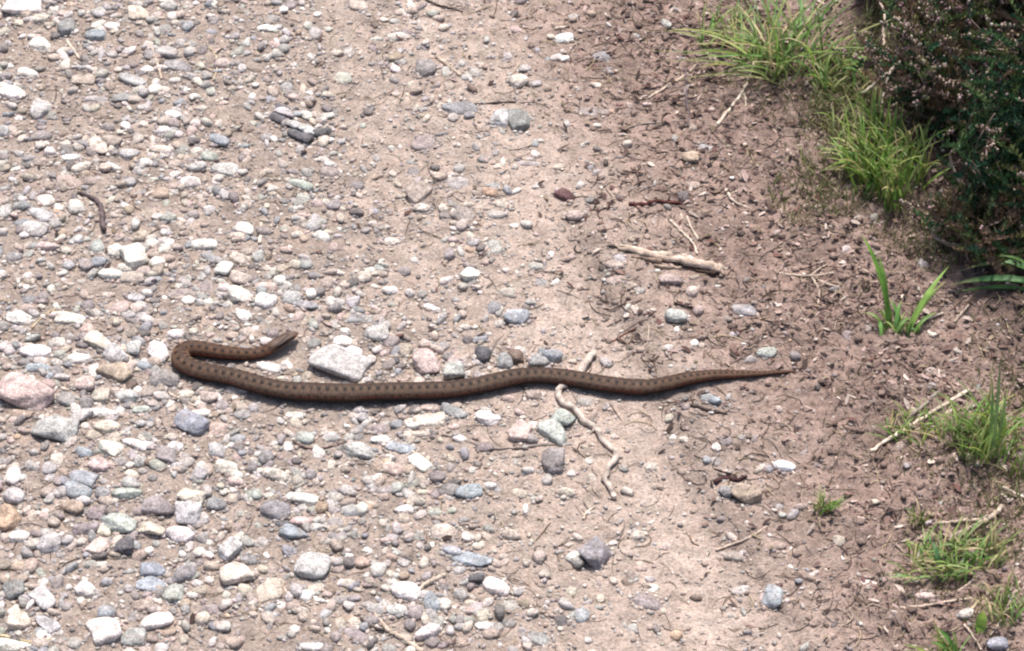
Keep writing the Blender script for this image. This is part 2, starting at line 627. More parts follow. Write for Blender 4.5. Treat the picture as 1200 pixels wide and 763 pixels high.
(0, 572): """365 12 132 90 0 U o @dark blue rounded stone; dark blue-grey rounded stone in the near gravel
480 25 80 60 0 G o
600 25 140 66 5 V a
895 45 130 85 10 C a
740 85 160 88 5 M a @mauve slabby stone; mauve-grey slabby stone with a dark underside in the near gravel
335 85 120 60 15 T o
450 120 90 66 0 M o
505 75 60 35 0 W o
70 35 105 75 0 L o
40 150 120 105 -20 O a @orange stone; orange-brown angular stone at the very edge of the gravel
235 260 112 95 0 L o @round grey ball stone; nearly round light grey stone in the near gravel
395 195 130 68 5 M a
490 210 78 48 20 C o
565 165 145 86 5 V a
710 190 130 66 10 C a
845 220 110 78 25 W a
880 125 130 105 0 L a @pale grey block near the mauve slab; pale grey block right beside the mauve slabby stone
90 225 100 55 0 W o
205 130 80 40 20 K o
470 275 85 100 60 K a
575 280 95 85 0 D a
700 290 60 48 0 W o
710 385 130 58 0 U a
700 450 160 66 5 U f @blue-grey double slab; blue-grey slab with a pale end lying directly under another blue one
860 405 120 82 0 G o
810 495 100 85 0 V a
670 550 110 55 0 B o
745 620 180 82 -5 W o @long white pebble; long pinkish white smooth pebble in the near gravel
400 480 105 78 15 W o @clean white pebble; clean white oval pebble above the cream block in the near gravel
490 662 150 125 35 W a @cream-white block; cream-white angular block at the near edge of the gravel
625 710 110 80 0 V a
505 582 90 75 0 U o
205 522 125 75 35 L a
220 637 125 66 35 L a
95 625 110 90 0 C a
65 480 105 95 40 G a
90 365 90 56 0 T o
60 740 170 55 0 W a
1110 405 155 95 -10 C a @cream stone with brown base; cream angular stone with a brown lower face in the near gravel
1070 290 85 110 65 L a
1165 340 85 58 0 G o
980 585 105 80 0 M oe
1100 740 60 40 0 W o
1040 555 40 38 0 W o
1020 78 105 58 0 G o
140 565 85 38 0 W o
1120 30 60 40 0 W o""",
(300, 572): """90 105 140 84 10 G o @grey two-tone oval; two-tone grey oval stone with a dark near side
130 170 90 38 0 D o
180 215 130 62 15 U a
210 155 110 52 5 K o
215 45 160 56 5 W o
5 30 60 58 0 V o
255 372 182 115 5 L o @smooth pale blue-grey oval; smooth pale blue-grey oval, largest stone in the near middle of the track
375 45 100 48 0 L oe
600 15 100 46 0 G oe
1005 20 140 68 0 U o @slate pebble below the snake; dark slate-blue pebble well below the snake's middle
700 100 90 40 0 W o
890 215 140 78 5 C oe
525 293 52 50 0 W o
620 262 40 30 0 W o
925 297 90 48 20 U a
1010 335 190 62 8 U f @long slate slab; long dark slate slab with a pointed end in the near track
1030 425 80 46 0 D a
955 395 60 38 0 L o
430 325 70 30 0 W l
370 190 70 30 0 W o
785 360 70 38 40 C l
705 490 145 78 10 W o @white oval beside the pale stick; white oval stone beside a short pale stick in the near track
820 540 90 88 0 U a @slate stone below the pale stick; small dark slate stone beside the white oval
665 572 110 48 0 L o
735 548 70 45 0 K a
1130 465 140 78 15 W o @cream oval pebble; cream-white oval pebble right of the slate pair
1080 653 105 45 0 W o
1180 560 95 70 0 L oe
805 675 120 58 -5 W a
235 505 75 54 0 W o
300 530 60 38 0 W o
390 530 100 56 0 G oe
60 500 150 125 -30 C ae @cream embedded wedge; broad cream wedge half sunk in the near track
115 555 45 34 0 W o
325 595 80 34 0 L o
470 690 130 56 25 M f
265 745 120 40 0 W o
880 628 40 25 0 W o
50 305 70 34 0 W o
545 620 90 48 0 G oe
355 340 50 40 0 K o
1040 240 70 34 0 C o""",
(600, 572): """1095 30 140 78 12 T a @tan block on crumbly soil; tan square-edged block on the crumbly brown soil
1000 15 60 56 0 G a
385 308 142 115 -30 G a @grey faceted stone; dark grey faceted stone alone in the near track
588 222 76 50 0 C o
270 265 60 34 0 C o
255 20 90 38 0 C o
65 105 80 38 0 W o
540 20 80 38 0 C oe
655 150 50 25 0 C o
640 545 160 85 20 M oe
125 715 130 66 15 U oe
230 625 78 80 0 D oe
1035 320 110 46 0 B o
1180 518 60 60 0 K oe
770 690 50 50 0 O oe
1070 480 80 46 0 W oe""",
(900, 572): """30 515 112 95 -30 U a @blue-white stone on near soil; blue-white angular stone on the near brown soil
460 450 140 38 0 W fe @flat white sliver; flat white sliver lying level with the near brown soil
1075 725 95 66 0 U o @grey pebble by the leaf; grey pebble under the lime green leaf at the near grass
735 505 100 38 0 K o
105 385 26 34 0 W o""",
}
stones = []
for (ox, oy), txt in TILES.items():
    for ln in txt.strip().split('\n'):
        body, _, lab = ln.partition('@')
        f = body.split()
        x, y, ww, hh, an = (float(v) for v in f[:5])
        s = dict(px=ox + x / 4, py=oy + y / 4, w=ww / 4, h=hh / 4, a=math.radians(an), c=f[5], k=f[6][0], e=len(f[6]) > 1, mark=None, label=None)
        if lab:
            s['mark'], s['label'] = [v.strip() for v in lab.split(';', 1)]
        stones.append(s)
KEEP = 292
rest = sorted([s for s in stones if not s['label']], key=lambda s: -s['w'] * s['h'])
nk = KEEP - sum(1 for s in stones if s['label'])
small_fixed = rest[nk:]
stones = [s for s in stones if s['label']] + rest[:nk]

OTHER_MARKS = [("snake's head", 340, 398), ("snake's outer bend", 206, 420), ("snake's thick middle", 420, 459), ("snake's tail", 850, 446), ("big rotten stick", 790, 305),
               ("dark bent twig", 115, 245), ("long pale stick by the grass", 1080, 492), ("twig under the snake", 705, 520), ("far grass tuft", 925, 85), ("near broken root stick", 465, 745)]
MARKS = [(s['mark'], s['px'], s['py']) for s in stones if s['mark']] + OTHER_MARKS
MARKS_OF_FEW = {s['mark'] for s in stones if s['mark']}


def size_word(s):
    a = s['w'] * s['h']
    return 'large' if a > 520 else 'medium' if a > 270 else 'small'


def dirword(dx, dy):
    a = math.degrees(math.atan2(dy, dx)) % 360
    return ['right of', 'lower right of', 'below', 'lower left of', 'left of', 'upper left of', 'above', 'upper right of'][int(((a + 22.5) % 360) // 45)]


def desc(s):
    return (size_word(s), 'half-buried ' if s['e'] else '', SNAME[s['k']], CNAME[s['c']])


used = set()
for s in stones:
    if s['label']: continue
    ms = sorted(MARKS, key=lambda m: math.hypot(m[1] - s['px'], (m[2] - s['py']) * 1.2))
    for m in ms[:14]:
        dx, dy = s['px'] - m[1], s['py'] - m[2]
        dw = dirword(dx, dy); d = math.hypot(dx, dy)
        clash = False
        for t in stones:
            if t is s or desc(t)[2:] != desc(s)[2:] or t['e'] != s['e']: continue
            ex, ey = t['px'] - m[1], t['py'] - m[2]
            if dirword(ex, ey) == dw and math.hypot(ex, ey) < d * 1.7 + 12 and desc(t)[0] == desc(s)[0]:
                clash = True; break
        key = (desc(s), dw, m[0])
        if not clash and key not in used:
            used.add(key)
            dd = desc(s)
            s['label'] = f"{dd[0]} {dd[1]}{dd[2]} {dd[3]} stone {'just ' if d < 45 and not dd[1] else ''}{dw} the {m[0]}"
            break
    if not s['label']:
        m = ms[0]; dd = desc(s); dw = dirword(s['px'] - m[1], s['py'] - m[2])
        n2 = min((t for t in stones if t is not s), key=lambda t: math.hypot(t['px'] - s['px'], t['py'] - s['py']))
        s['label'] = f"{dd[0]} {dd[2]} {dd[3]} stone {dw} {m[0]}, beside {CNAME[n2['c']]} one"

placed = []       # footprints: x, y, radius


def ellipse_to_ground(w, h, a, cz):
    """Turn an ellipse seen in the picture (metres in the view plane) into the ground ellipse's half axes and turn."""
    k = math.sqrt(math.sin(THETA) ** 2 + (math.cos(THETA) * cz) ** 2)
    R = np.array([[math.cos(a), -math.sin(a)], [math.sin(a), math.cos(a)]])
    Mx = R @ np.diag([w / 2, h / 2])
    Mx = np.array([[1, 0], [0, -1 / k]]) @ Mx
    U, S, _ = np.linalg.svd(Mx)
    return S[0], S[1], math.atan2(U[1, 0], U[0, 0])


MPP = 0.9 / 1200


def make_stone(s, sub, rng):
    p = P(s['px'], s['py'])
    sc = MPP * (np.linalg.norm(p - cP) / SLANT)
    cz = .36 if s['k'] == 'f' else .60
    A, B, ang = ellipse_to_ground(s['w'] * sc * 1.04, s['h'] * sc * 1.04, s['a'], cz)
    B = max(B, .003)
    Cc = max(.0022, B * cz)
    V, Fc = stone_shape(rng, sub, s['k'])
    V = V * np.array([A, B, Cc])
    tl = rng.uniform(-.12, .12)
    up = Cc * (-.42 if s['e'] else .50 if s['px'] > 640 else .24)
    g = G(s['px'], s['py'], up)
    base = np.array(PAL[s['c']]) * rng.uniform(.9, 1.1) * (1 + rng.uniform(-.03, .03, 3))
    # two-tone veining and dust clinging to the lower flanks in patches of its own
    n = fbm(V[:, 0] + s['px'], V[:, 1] * 1.3 + V[:, 2] * 1.7 + s['py'], .011, 2, int(s['px']) % 97)
    n3 = fbm(V[:, 0] * 1.0 + s['py'], V[:, 1] + V[:, 2] * 1.3 + s['px'], .0045, 2, 13)
    c = base[None, :] * (1 + .38 * n[:, None] + .30 * n3[:, None])
    dust = sstep(.0, .6, fbm(V[:, 0] - s['py'], V[:, 1] + V[:, 2], .008, 2, 7))[:, None] * .35
    c = c + (np.array([.33, .26, .22]) - c) * np.clip(dust + (.35 if s['e'] else 0), 0, 1) * (.3 if s['c'] in 'DR' else 1)
    me = mesh_np('stone', V, Fc, c, True, M_STONE)
    placed.append((g[0], g[1], A, B, ang))
    return me, g, ang, tl


for s in sorted(stones, key=lambda s: -s['w'] * s['h']):
    sub = 3 if s['w'] * s['h'] > 500 else 2
    me, g, ang, tl = make_stone(s, sub, RNG)
    o = link('stone', me, None, tuple(g), label=s['label'], category='stone', group='loose stones on the gravel track')
    o.rotation_euler = (tl, tl * .6, ang)

# ------------------------------------------------------------------ the snake
SN = [(349, 394, 1.1), (347.6, 394.5, 3.0), (345, 395.5, 4.3), (340, 398, 6.9), (334, 401, 7.8), (328, 404, 8.1), (321, 407, 7.9), (315, 409.5, 7.2), (305, 412.4, 6.7), (290, 414, 7.4), (268, 413, 8.6), (250, 410.5, 9.2),
      (234, 408, 9.6), (220, 408.5, 10.0), (212, 414, 10.4), (213.5, 424, 10.8), (224, 431, 11), (240, 436, 11), (256, 439, 11), (275, 443, 11), (296, 449, 11.2), (320, 455, 11.4),
      (345, 458.5, 11.6), (370, 459.5, 11.6), (400, 459.5, 11.6), (425, 458.8, 11.4), (455, 458.4, 11.2), (490, 458, 11), (525, 457, 10.8), (555, 453.5, 10.8), (580, 448.5, 10.6),
      (600, 444, 10.4), (620, 441.5, 10), (645, 442, 10), (675, 446, 10.2), (705, 450, 10.2), (735, 453, 9.8), (765, 454, 9.4), (800, 451.5, 8.6), (825, 448, 7.4), (850, 445, 6.1),
      (875, 442.6, 4.5), (893, 441.2, 3.2), (910, 439.6, 2.5), (925, 438, 1.7), (934, 437, .8)]


def catmull(pts, per=12):
    pts = np.asarray(pts, float)
    out = []
    n = len(pts)
    for i in range(n - 1):
        p0 = pts[max(i - 1, 0)]; p1 = pts[i]; p2 = pts[i + 1]; p3 = pts[min(i + 2, n - 1)]
        for k in range(per):
            t = k / per
            out.append(.5 * ((2 * p1) + (-p0 + p2) * t + (2 * p0 - 5 * p1 + 4 * p2 - p3) * t * t + (-p0 + 3 * p1 - 3 * p2 + p3) * t ** 3))
    out.append(pts[-1])
    return np.array(out)


raw = []
for px, py, r in SN:
    rr = r * MPP
    p = P(px, py, rr * .72)
    raw.append((p[0], p[1], rr))
cl = catmull(raw, 30)
seg = np.hypot(np.diff(cl[:, 0]), np.diff(cl[:, 1]))
S = np.concatenate([[0], np.cumsum(seg)])
L = S[-1]
NS = 1150
ss = np.concatenate([np.linspace(0, .03, 90)[:-1], np.linspace(.03, L, NS - 89)])
cx = np.interp(ss, S, cl[:, 0]); cy = np.interp(ss, S, cl[:, 1]); rad = np.maximum(np.interp(ss, S, cl[:, 2]), .0002)


def smooth(a, n):
    k = np.ones(n) / n
    return np.convolve(np.pad(a, n // 2, mode='edge'), k, 'valid')[:len(a)]


cx = np.concatenate([cx[:60], smooth(cx, 9)[60:]]); cy = np.concatenate([cy[:60], smooth(cy, 9)[60:]])
hz = smooth(height(cx, cy), 61)
# flatten cross section, raised head
headf = 1 - sstep(.010, .045, ss)
cz = hz + rad * .74 + .0045 * headf + .0006
tx = np.gradient(cx, ss); ty = np.gradient(cy, ss); tn = np.hypot(tx, ty); tx /= tn; ty /= tn
NR = 76
phi = np.linspace(0, 2 * math.pi, NR, endpoint=False)      # 0 = dorsal line, grows towards the snake's right
hd = 1 - sstep(.022, .033, ss)                              # 1 on the head
P2, S2 = np.meshgrid(phi, ss)
rad = rad * (1 + .045 * noise(ss * 38, ss * 0 + 4.4, 95) * sstep(.05, .1, ss))
R2 = rad[:, None] * np.ones_like(P2)
# body: low loaf with a soft dorsal ridge;  head: broad, flat on top
lat = np.sin(P2); ver = np.cos(P2)
body_v = np.where(ver > 0, ver ** 1.0 * .92, ver * .74)
head_v = np.where(ver > 0, np.sign(ver) * np.abs(ver) ** .75 * .62, ver * .60)
vv = body_v + (head_v - body_v) * hd[:, None]
ll = np.sign(lat) * np.abs(lat) ** (.88)
# scales in a diamond lattice
sl, rows = .0024, 21
u = S2 / sl; v = P2 / (2 * math.pi) * rows
a1 = (u + v); a2 = (u - v)
d1 = np.abs((a1 % 1) - .5) * 2; d2 = np.abs((a2 % 1) - .5) * 2
sc_d = np.maximum(d1, d2)                                   # 0 centre .. 1 edge
scl = (1 - sc_d ** 3)
keel = np.exp(-(((v * 2 - np.round(v * 2))) / .16) ** 2) * (1 - sc_d)
dorsal = sstep(-.75, -.2, np.cos(P2))
taper = np.clip(rad / .006, .15, 1)[:, None]
bump = (.00030 * scl + .00013 * keel) * dorsal * taper * (1 - hd[:, None] * .75)
# head plates and brow ridge
brow = np.exp(-((S2 - .0085) / .0022) ** 2) * np.exp(-((np.abs(np.where(P2 > math.pi, P2 - 2 * math.pi, P2)) - .95) / .30) ** 2) * .0007
Rb = R2 + bump + brow
nxn, nyn = ty, -tx                                           # to the snake's right when facing head->tail reversed; symmetric anyway
VX = cx[:, None] + nxn[:, None] * ll * Rb
VY = cy[:, None] + nyn[:, None] * ll * Rb
VZ = cz[:, None] + vv * Rb
SV = np.stack([VX, VY, VZ], 2).reshape(-1, 3)
an = np.where(P2 > math.pi, P2 - 2 * math.pi, P2)
aa = np.abs(an)
roll = -.20 * sstep(.10, .24, S2)                             # the back is turned a little to the far side
an = an - roll
aa = np.abs(an)


def cc(*v): return np.array(v, float)


back = cc(.100, .060, .039); flank = cc(.148, .098, .070); low = cc(.185, .060, .030); belly = cc(.030, .018, .016)
dark = cc(.005, .003, .003); mid = cc(.042, .024, .017)
c = np.zeros(P2.shape + (3,)) + back
k = sstep(.55, 1.0, aa)[..., None]; c = c + (flank - c) * k
k = (sstep(1.15, 1.5, aa) * (.45 + .55 * sstep(-.3, .4, noise(S2 * 60, S2 * 0 + 7.7, 91))))[..., None]; c = c + (low - c) * k
k = sstep(1.5, 1.72, aa)[..., None]; c = c + (belly - c) * k
per = .0072 * (1 + .16 * noise(ss * 55, ss * 0 + 1.1, 93)) * np.clip(np.interp(ss, [0, .1, .5, L], [.8, 1, 1, .55]), .4, 1)
phs = np.cumsum(np.gradient(ss) / per)[:, None] * np.ones_like(P2)
# irregular zigzag
wobble = noise(phs * .7, phs * 0 + 3.3, 51) * .10
zz = (np.abs((phs % 1) - .5) * 4 - 1) * .30
hw = .30 + wobble
dz = np.abs(an - zz) - hw
inb = 1 - sstep(-.05, .05, dz)
edge_ = np.exp(-(dz / .14) ** 2)
blot = sstep(.15, .75, np.cos(2 * math.pi * (phs * 2)) * .5 + .5)      # darkest where the zigzag turns
bd = (1 - hd)[:, None]
kk = (inb * .75 * bd)[..., None]; c = c + (mid - c) * kk
tn_ = sstep(-.15, .75, np.cos(2 * math.pi * phs)); tp_ = sstep(-.15, .75, -np.cos(2 * math.pi * phs))
dots = np.exp(-((an - .46 - .10 * wobble * 8 * .3) / (.165 + wobble * .5)) ** 2) * tn_ + np.exp(-((an + .46) / .17) ** 2) * tp_
dots = dots * (.85 + .55 * noise(phs * 1.3, an * 0 + 5.5, 57))
kk = (np.clip(edge_ * .30 + 1.25 * dots, 0, 1) * .98 * bd)[..., None]; c = c + (dark - c) * kk
# lateral spot row, one opposite each notch, and a dark lower line
lat_s = np.exp(-((aa - 1.32) / .15) ** 2) * sstep(.35, .9, np.cos(2 * math.pi * (phs + .25 * np.sign(an))) * .5 + .5)
kk = (lat_s * .42 * bd)[..., None]; c = c + (dark * 1.6 - c) * kk
lat_l = np.exp(-((aa - 1.55) / .10) ** 2) * sstep(.2, .8, np.cos(2 * math.pi * (phs * 2 + .3)) * .5 + .5)
kk = (lat_l * .5 * bd)[..., None]; c = c + (dark * 1.6 - c) * kk
# scale edges (skin between scales)
c = c * (1 - .42 * (sc_d ** 5)[..., None] * bd[..., None])
c = c * (1 + .18 * noise(S2 * 130, an * 2.2, 97))[..., None]
c = c * (1 + .38 * noise(np.floor(a1) * 1.37 + .5, np.floor(a2) * 1.91 + .5, 61))[..., None]
# warmer towards the neck and the tail
warm = (1 - sstep(.05, .2, S2) + sstep(L * .72, L, S2))[..., None]
c = c * (1 + warm * np.array([.22, .02, -.12]))
# head: grey-brown plates, dark eye stripe, pale lip, V mark at the nape
hc = cc(.115, .076, .060) + np.zeros_like(c)
hc = hc * (1 + .18 * noise(S2 * 900, an * 3.5, 71))[..., None]
stripe = np.exp(-((aa - (1.05 + .05 * sstep(.008, .022, S2))) / (.12 + .20 * sstep(.010, .019, S2))) ** 2) * sstep(.006, .009, S2)
stripe = np.clip(stripe + .8 * (1 - sstep(.0006, .0022, S2)), 0, 1)
lip = sstep(1.42, 1.55, aa) * (1 - sstep(1.80, 1.9, aa))
mouth = np.exp(-((aa - 1.80) / .10) ** 2)
vm = np.exp(-((aa - .12 - 30 * np.abs(S2 - .011)) / .12) ** 2) * sstep(.010, .012, S2)
hc = hc + (cc(.20, .12, .085) - hc) * (lip * .8)[..., None]
hc = hc + (cc(.03, .016, .013) - hc) * sstep(1.85, 2.0, aa)[..., None]
hc = hc + (dark - hc) * np.clip(stripe * 1.3 + mouth * 1.2, 0, 1)[..., None]
hc = hc + (dark - hc) * (vm * .8)[..., None]
k = sstep(0, .004, S2)
c = c + (hc - c) * (1 - sstep(.025, .035, S2))[..., None]
SF = []
ii = np.arange(NS - 1 + 0)
nst = len(ss)
ii = np.arange(nst - 1)[:, None] * NR; jj = np.arange(NR)[None, :]; j2 = (jj + 1) % NR
SF = np.stack([(ii + jj).ravel(), (ii + NR + jj).ravel(), (ii + NR + j2).ravel(), (ii + j2).ravel()], 1)
cap0 = len(SV)
SV = np.vstack([SV, [[cx[0], cy[0], cz[0]], [cx[-1], cy[-1], cz[-1]]]])
carr = np.vstack([c.reshape(-1, 3), [c[0, 0], c[-1, 0]]])
# fold the caps in as degenerate-free quads is not possible: use triangles in a second index list
tri0 = np.stack([np.full(NR, cap0), np.arange(NR), (np.arange(NR) + 1) % NR], 1)
b0 = (nst - 1) * NR
tri1 = np.stack([np.full(NR, cap0 + 1), b0 + (np.arange(NR) + 1) % NR, b0 + np.arange(NR)], 1)
quads_t = np.vstack([SF[:, [0, 1, 2]], SF[:, [0, 2, 3]], tri0, tri1])
snake = link('snake', mesh_np('snake', SV, quads_t, carr, True, M_SNAKE), None, None,
             label='brown viper with a dark zigzag back lying stretched across the track', category='snake')
# eyes: iris with a slit pupil, on both sides of the head
ie = int(np.argmin(np.abs(ss - .0085)))
for sgn in (1, -1):
    D, Fc = ICO[2]
    jr = int(round((1.12 if sgn > 0 else 2 * math.pi - 1.12) / (2 * math.pi) * NR)) % NR
    base = SV[ie * NR + jr]
    n = np.array([nxn[ie] * sgn, nyn[ie] * sgn, .35]); n /= np.linalg.norm(n)
    Ve = D * .0016 + base - n * .0004
    td = np.array([tx[ie], ty[ie], 0])
    du = D @ n; al = D @ td
    ce = np.zeros((len(D), 3)) + cc(.02, .01, .008)
    ce[(du > .55) & (du < .97)] = cc(.22, .06, .02)
    ce[(du > .5) & (np.abs(al) < .16)] = cc(.004, .004, .004)
    link('eye', mesh_np('eye', Ve, Fc, ce, True, M_EYE), snake)

snake_path = np.stack([cx, cy, rad], 1)[::6]


def snake_gap(x, y):
    """distance from the snake's flank, for arrays"""
    out = np.full(len(x), 9.0)
    for a in range(0, len(x), 4000):
        d = np.hypot(x[a:a + 4000, None] - snake_path[None, :, 0], y[a:a + 4000, None] - snake_path[None, :, 1]) - snake_path[None, :, 2]
        out[a:a + 4000] = d.min(1)
    return out


# ------------------------------------------------------------------ gravel, grit and crumbs (nobody could count these)
def scatter(n, x0=-.62, x1=.62, y0=-.56, y1=.66):
    return RNG.uniform(x0, x1, n), RNG.uniform(y0, y1, n)


CELL = .004
occ = {}
for (x, y, A, B, ang) in placed:
    for gx_ in range(int((x - A) // CELL), int((x + A) // CELL) + 1):
        for gy_ in range(int((y - A) // CELL), int((y + A) // CELL) + 1):
            dx, dy = (gx_ + .5) * CELL - x, (gy_ + .5) * CELL - y
            ca, sa = math.cos(ang), math.sin(ang)
            if ((dx * ca + dy * sa) / A) ** 2 + ((-dx * sa + dy * ca) / B) ** 2 < .9:
                occ[(gx_, gy_)] = 1
OX0, OY0, ON = -400, -400, 800
OCC = np.zeros((ON, ON), bool)
for (a, b) in occ:
    if 0 <= a - OX0 < ON and 0 <= b - OY0 < ON: OCC[a - OX0, b - OY0] = True


def free(x, y):
    a = np.clip(np.floor(x / CELL).astype(int) - OX0, 0, ON - 1); b = np.clip(np.floor(y / CELL).astype(int) - OY0, 0, ON - 1)
    return ~OCC[a, b]


LIGHTS = [('W', 4.6), ('C', 4.6), ('B', 3.4), ('L', 6.0), ('V', 1.6), ('K', 1.8), ('U', 1.5), ('G', 2.8), ('M', 2.4), ('D', .8), ('T', 1.0), ('N', .3), ('O', .12)]
BROWN = [('N', 4.2), ('T', 3), ('B', 2.2), ('M', 2), ('G', .8), ('D', .8), ('C', .7), ('R', .35), ('W', .25)]


def pick_colours(n, pal):
    w_ = np.array([p[1] for p in pal]); w_ = w_ / w_.sum()
    idx = RNG.choice(len(pal), n, p=w_)
    c_ = np.array([PAL[p[0]] for p in pal])[idx]
    return c_ * RNG.uniform(.78, 1.16, (n, 1)) * (1 + RNG.uniform(-.04, .04, (n, 3)))


def batch(name, x, y, size, colours, sub, lift, kinds='aaaflaof', nvar=28, fl=(.38, .75), mat=M_GRIT, squash=(.42, .95)):
    n = len(x)
    z = height(x, y)
    var = RNG.integers(0, nvar, n)
    VV, FF, CC_ = [], [], []; off = 0
    for q in range(nvar):
        m = np.where(var == q)[0]
        if not len(m): continue
        Vs, Fc = stone_shape(RNG, sub, kinds[q % len(kinds)])
        a = RNG.uniform(0, 2 * math.pi, len(m)); b = size[m] * RNG.uniform(*squash, len(m)); ch = size[m] * RNG.uniform(*fl, len(m)) * .75
        ex = Vs[None, :, 0] * size[m][:, None]; ey = Vs[None, :, 1] * b[:, None]; ez = Vs[None, :, 2] * ch[:, None]
        t1 = RNG.uniform(-.35, .35, len(m))[:, None]
        ez2 = ez * np.cos(t1) + ex * np.sin(t1); ex2 = ex * np.cos(t1) - ez * np.sin(t1)
        ca, sa = np.cos(a)[:, None], np.sin(a)[:, None]
        wx = x[m][:, None] + ex2 * ca - ey * sa; wy = y[m][:, None] + ex2 * sa + ey * ca
        lf = lift[m] if hasattr(lift, '__len__') else np.full(len(m), lift)
        wz = z[m][:, None] + ez2 + (ch * lf)[:, None]
        VV.append(np.stack([wx, wy, wz], 2).reshape(-1, 3))
        FF.append((Fc[None] + (np.arange(len(m)) * len(Vs))[:, None, None]).reshape(-1, 3) + off)
        CC_.append(np.repeat(colours[m], len(Vs), 0))
        off += len(m) * len(Vs)
    return link(name, mesh_np(name, np.vstack(VV), np.vstack(FF), np.vstack(CC_), True, mat), None, None, kind='stuff')


# stones of the photograph too small to be things of their own, plus the loose gravel around them
fx = []; fy = []; fs = []; fc = []
for s in small_fixed:
    g = P(s['px'], s['py']); fx.append(g[0]); fy.append(g[1]); fs.append(.5 * MPP * math.sqrt(s['w'] * s['h']) * 1.15); fc.append(PAL[s['c']])
n = 36000
x, y = scatter(n, -.68, .66, -.60, .70)
px, py, soil, cob, peat = zones(x, y)
clump = sstep(-.30, .35, fbm(x, y, .07, 3, 41)) * (1 - .6 * np.exp(-((px - 330) / 90) ** 2 - ((py - 90) / 130) ** 2))
prob = .10 + .95 * cob * (.30 + .70 * clump) + .10 * (1 - soil) * clump - .075 * soil
prob *= (1 - peat) * (1 - .85 * bands(px, py))
size = .0024 + .0058 * RNG.random(n) ** 2.0
keep = (RNG.random(n) < prob) & free(x, y) & (snake_gap(x, y) > size * .6)
x, y, size, soil, cob = x[keep], y[keep], size[keep], soil[keep], cob[keep]
colr = pick_colours(len(x), LIGHTS)
colr = colr * .70 + zone_colour(x, y) * .30
x = np.concatenate([x, fx]); y = np.concatenate([y, fy]); size = np.concatenate([size, fs]); colr = np.vstack([colr, fc])
gap_ok = snake_gap(x, y) > size * .5
x, y, size, colr = x[gap_ok], y[gap_ok], size[gap_ok], colr[gap_ok]
print('gravel', len(x))
big = size > .0036
batch('gravel', x[big], y[big], size[big], colr[big], 1, RNG.uniform(-.4, .45, big.sum()), mat=M_STONE)
batch('small_gravel', x[~big], y[~big], size[~big], colr[~big], 0, RNG.uniform(-.3, .5, (~big).sum()), mat=M_STONE)

n = 90000
x, y = scatter(n)
bx_, by_ = [], []
for (X0, Y0, A, B, ang) in placed:              # dirt and grit banked round the foot of each stone
    m = int(10 + A * 1600)
    a = RNG.uniform(0, 2 * math.pi, m); q = RNG.uniform(.96, 1.22, m)
    u_, v_ = A * q * np.cos(a), B * q * np.sin(a)
    bx_.append(X0 + u_ * math.cos(ang) - v_ * math.sin(ang)); by_.append(Y0 + u_ * math.sin(ang) + v_ * math.cos(ang))
bx_ = np.concatenate(bx_); by_ = np.concatenate(by_)
x = np.concatenate([x, bx_]); y = np.concatenate([y, by_]); nb = len(bx_); n = n + nb
px, py, soil, cob, peat = zones(x, y)
clump = sstep(-.4, .5, fbm(x, y, .035, 3, 43))
prob = (.42 + .30 * cob) * (.35 + .65 * clump) * (1 - .45 * soil) * (1 - .3 * bands(px, py))
size = .0011 + .0019 * RNG.random(n) ** 1.8
prob[-nb:] = 1
fr = free(x, y); fr[-nb:] = True
keep = (RNG.random(n) < prob) & (snake_gap(x, y) > size * .3) & fr
x, y, size, soil = x[keep], y[keep], size[keep], soil[keep]
cl_ = pick_colours(len(x), LIGHTS); cb_ = pick_colours(len(x), BROWN)
mixb = (RNG.random(len(x)) < soil * .85)[:, None]
zc = zone_colour(x, y)
colr = np.where(mixb, cb_ * .9, cl_ * .94)
colr = (colr * .62 + zc * .38) * RNG.uniform(.75, 1.2, (len(x), 1))
print('grit', len(x))
batch('grit', x, y, size, colr, 0, RNG.uniform(-.1, .5, len(x)), nvar=30)

# soil crumbs in the brown strip
n = 32000
x, y = scatter(n)
px, py, soil, cob, peat = zones(x, y)
clump = sstep(-.25, .45, fbm(x, y, .045, 3, 47))
d = ledge_dist(px, py)
near_ledge = np.exp(-(d / 45.0) ** 2) * sstep(190, 280, py)
prob = np.clip(soil * (.22 + .6 * clump) + .5 * near_ledge, 0, 1) * (1 - .55 * sstep(400, 470, py) * (1 - sstep(960, 1060, px)))
size = .0013 + .0040 * RNG.random(n) ** 2.8
keep = (RNG.random(n) < prob) & (snake_gap(x, y) > size) & free(x, y)
x, y, size, peat = x[keep], y[keep], size[keep], peat[keep]
colr = zone_colour(x, y) * RNG.uniform(.55, 1.3, (len(x), 1))
print('crumbs', len(x))
batch('soil_crumbs', x, y, size, colr, 0, RNG.uniform(-.2, .4, len(x)), kinds='oa', nvar=24, mat=M_GROUND)


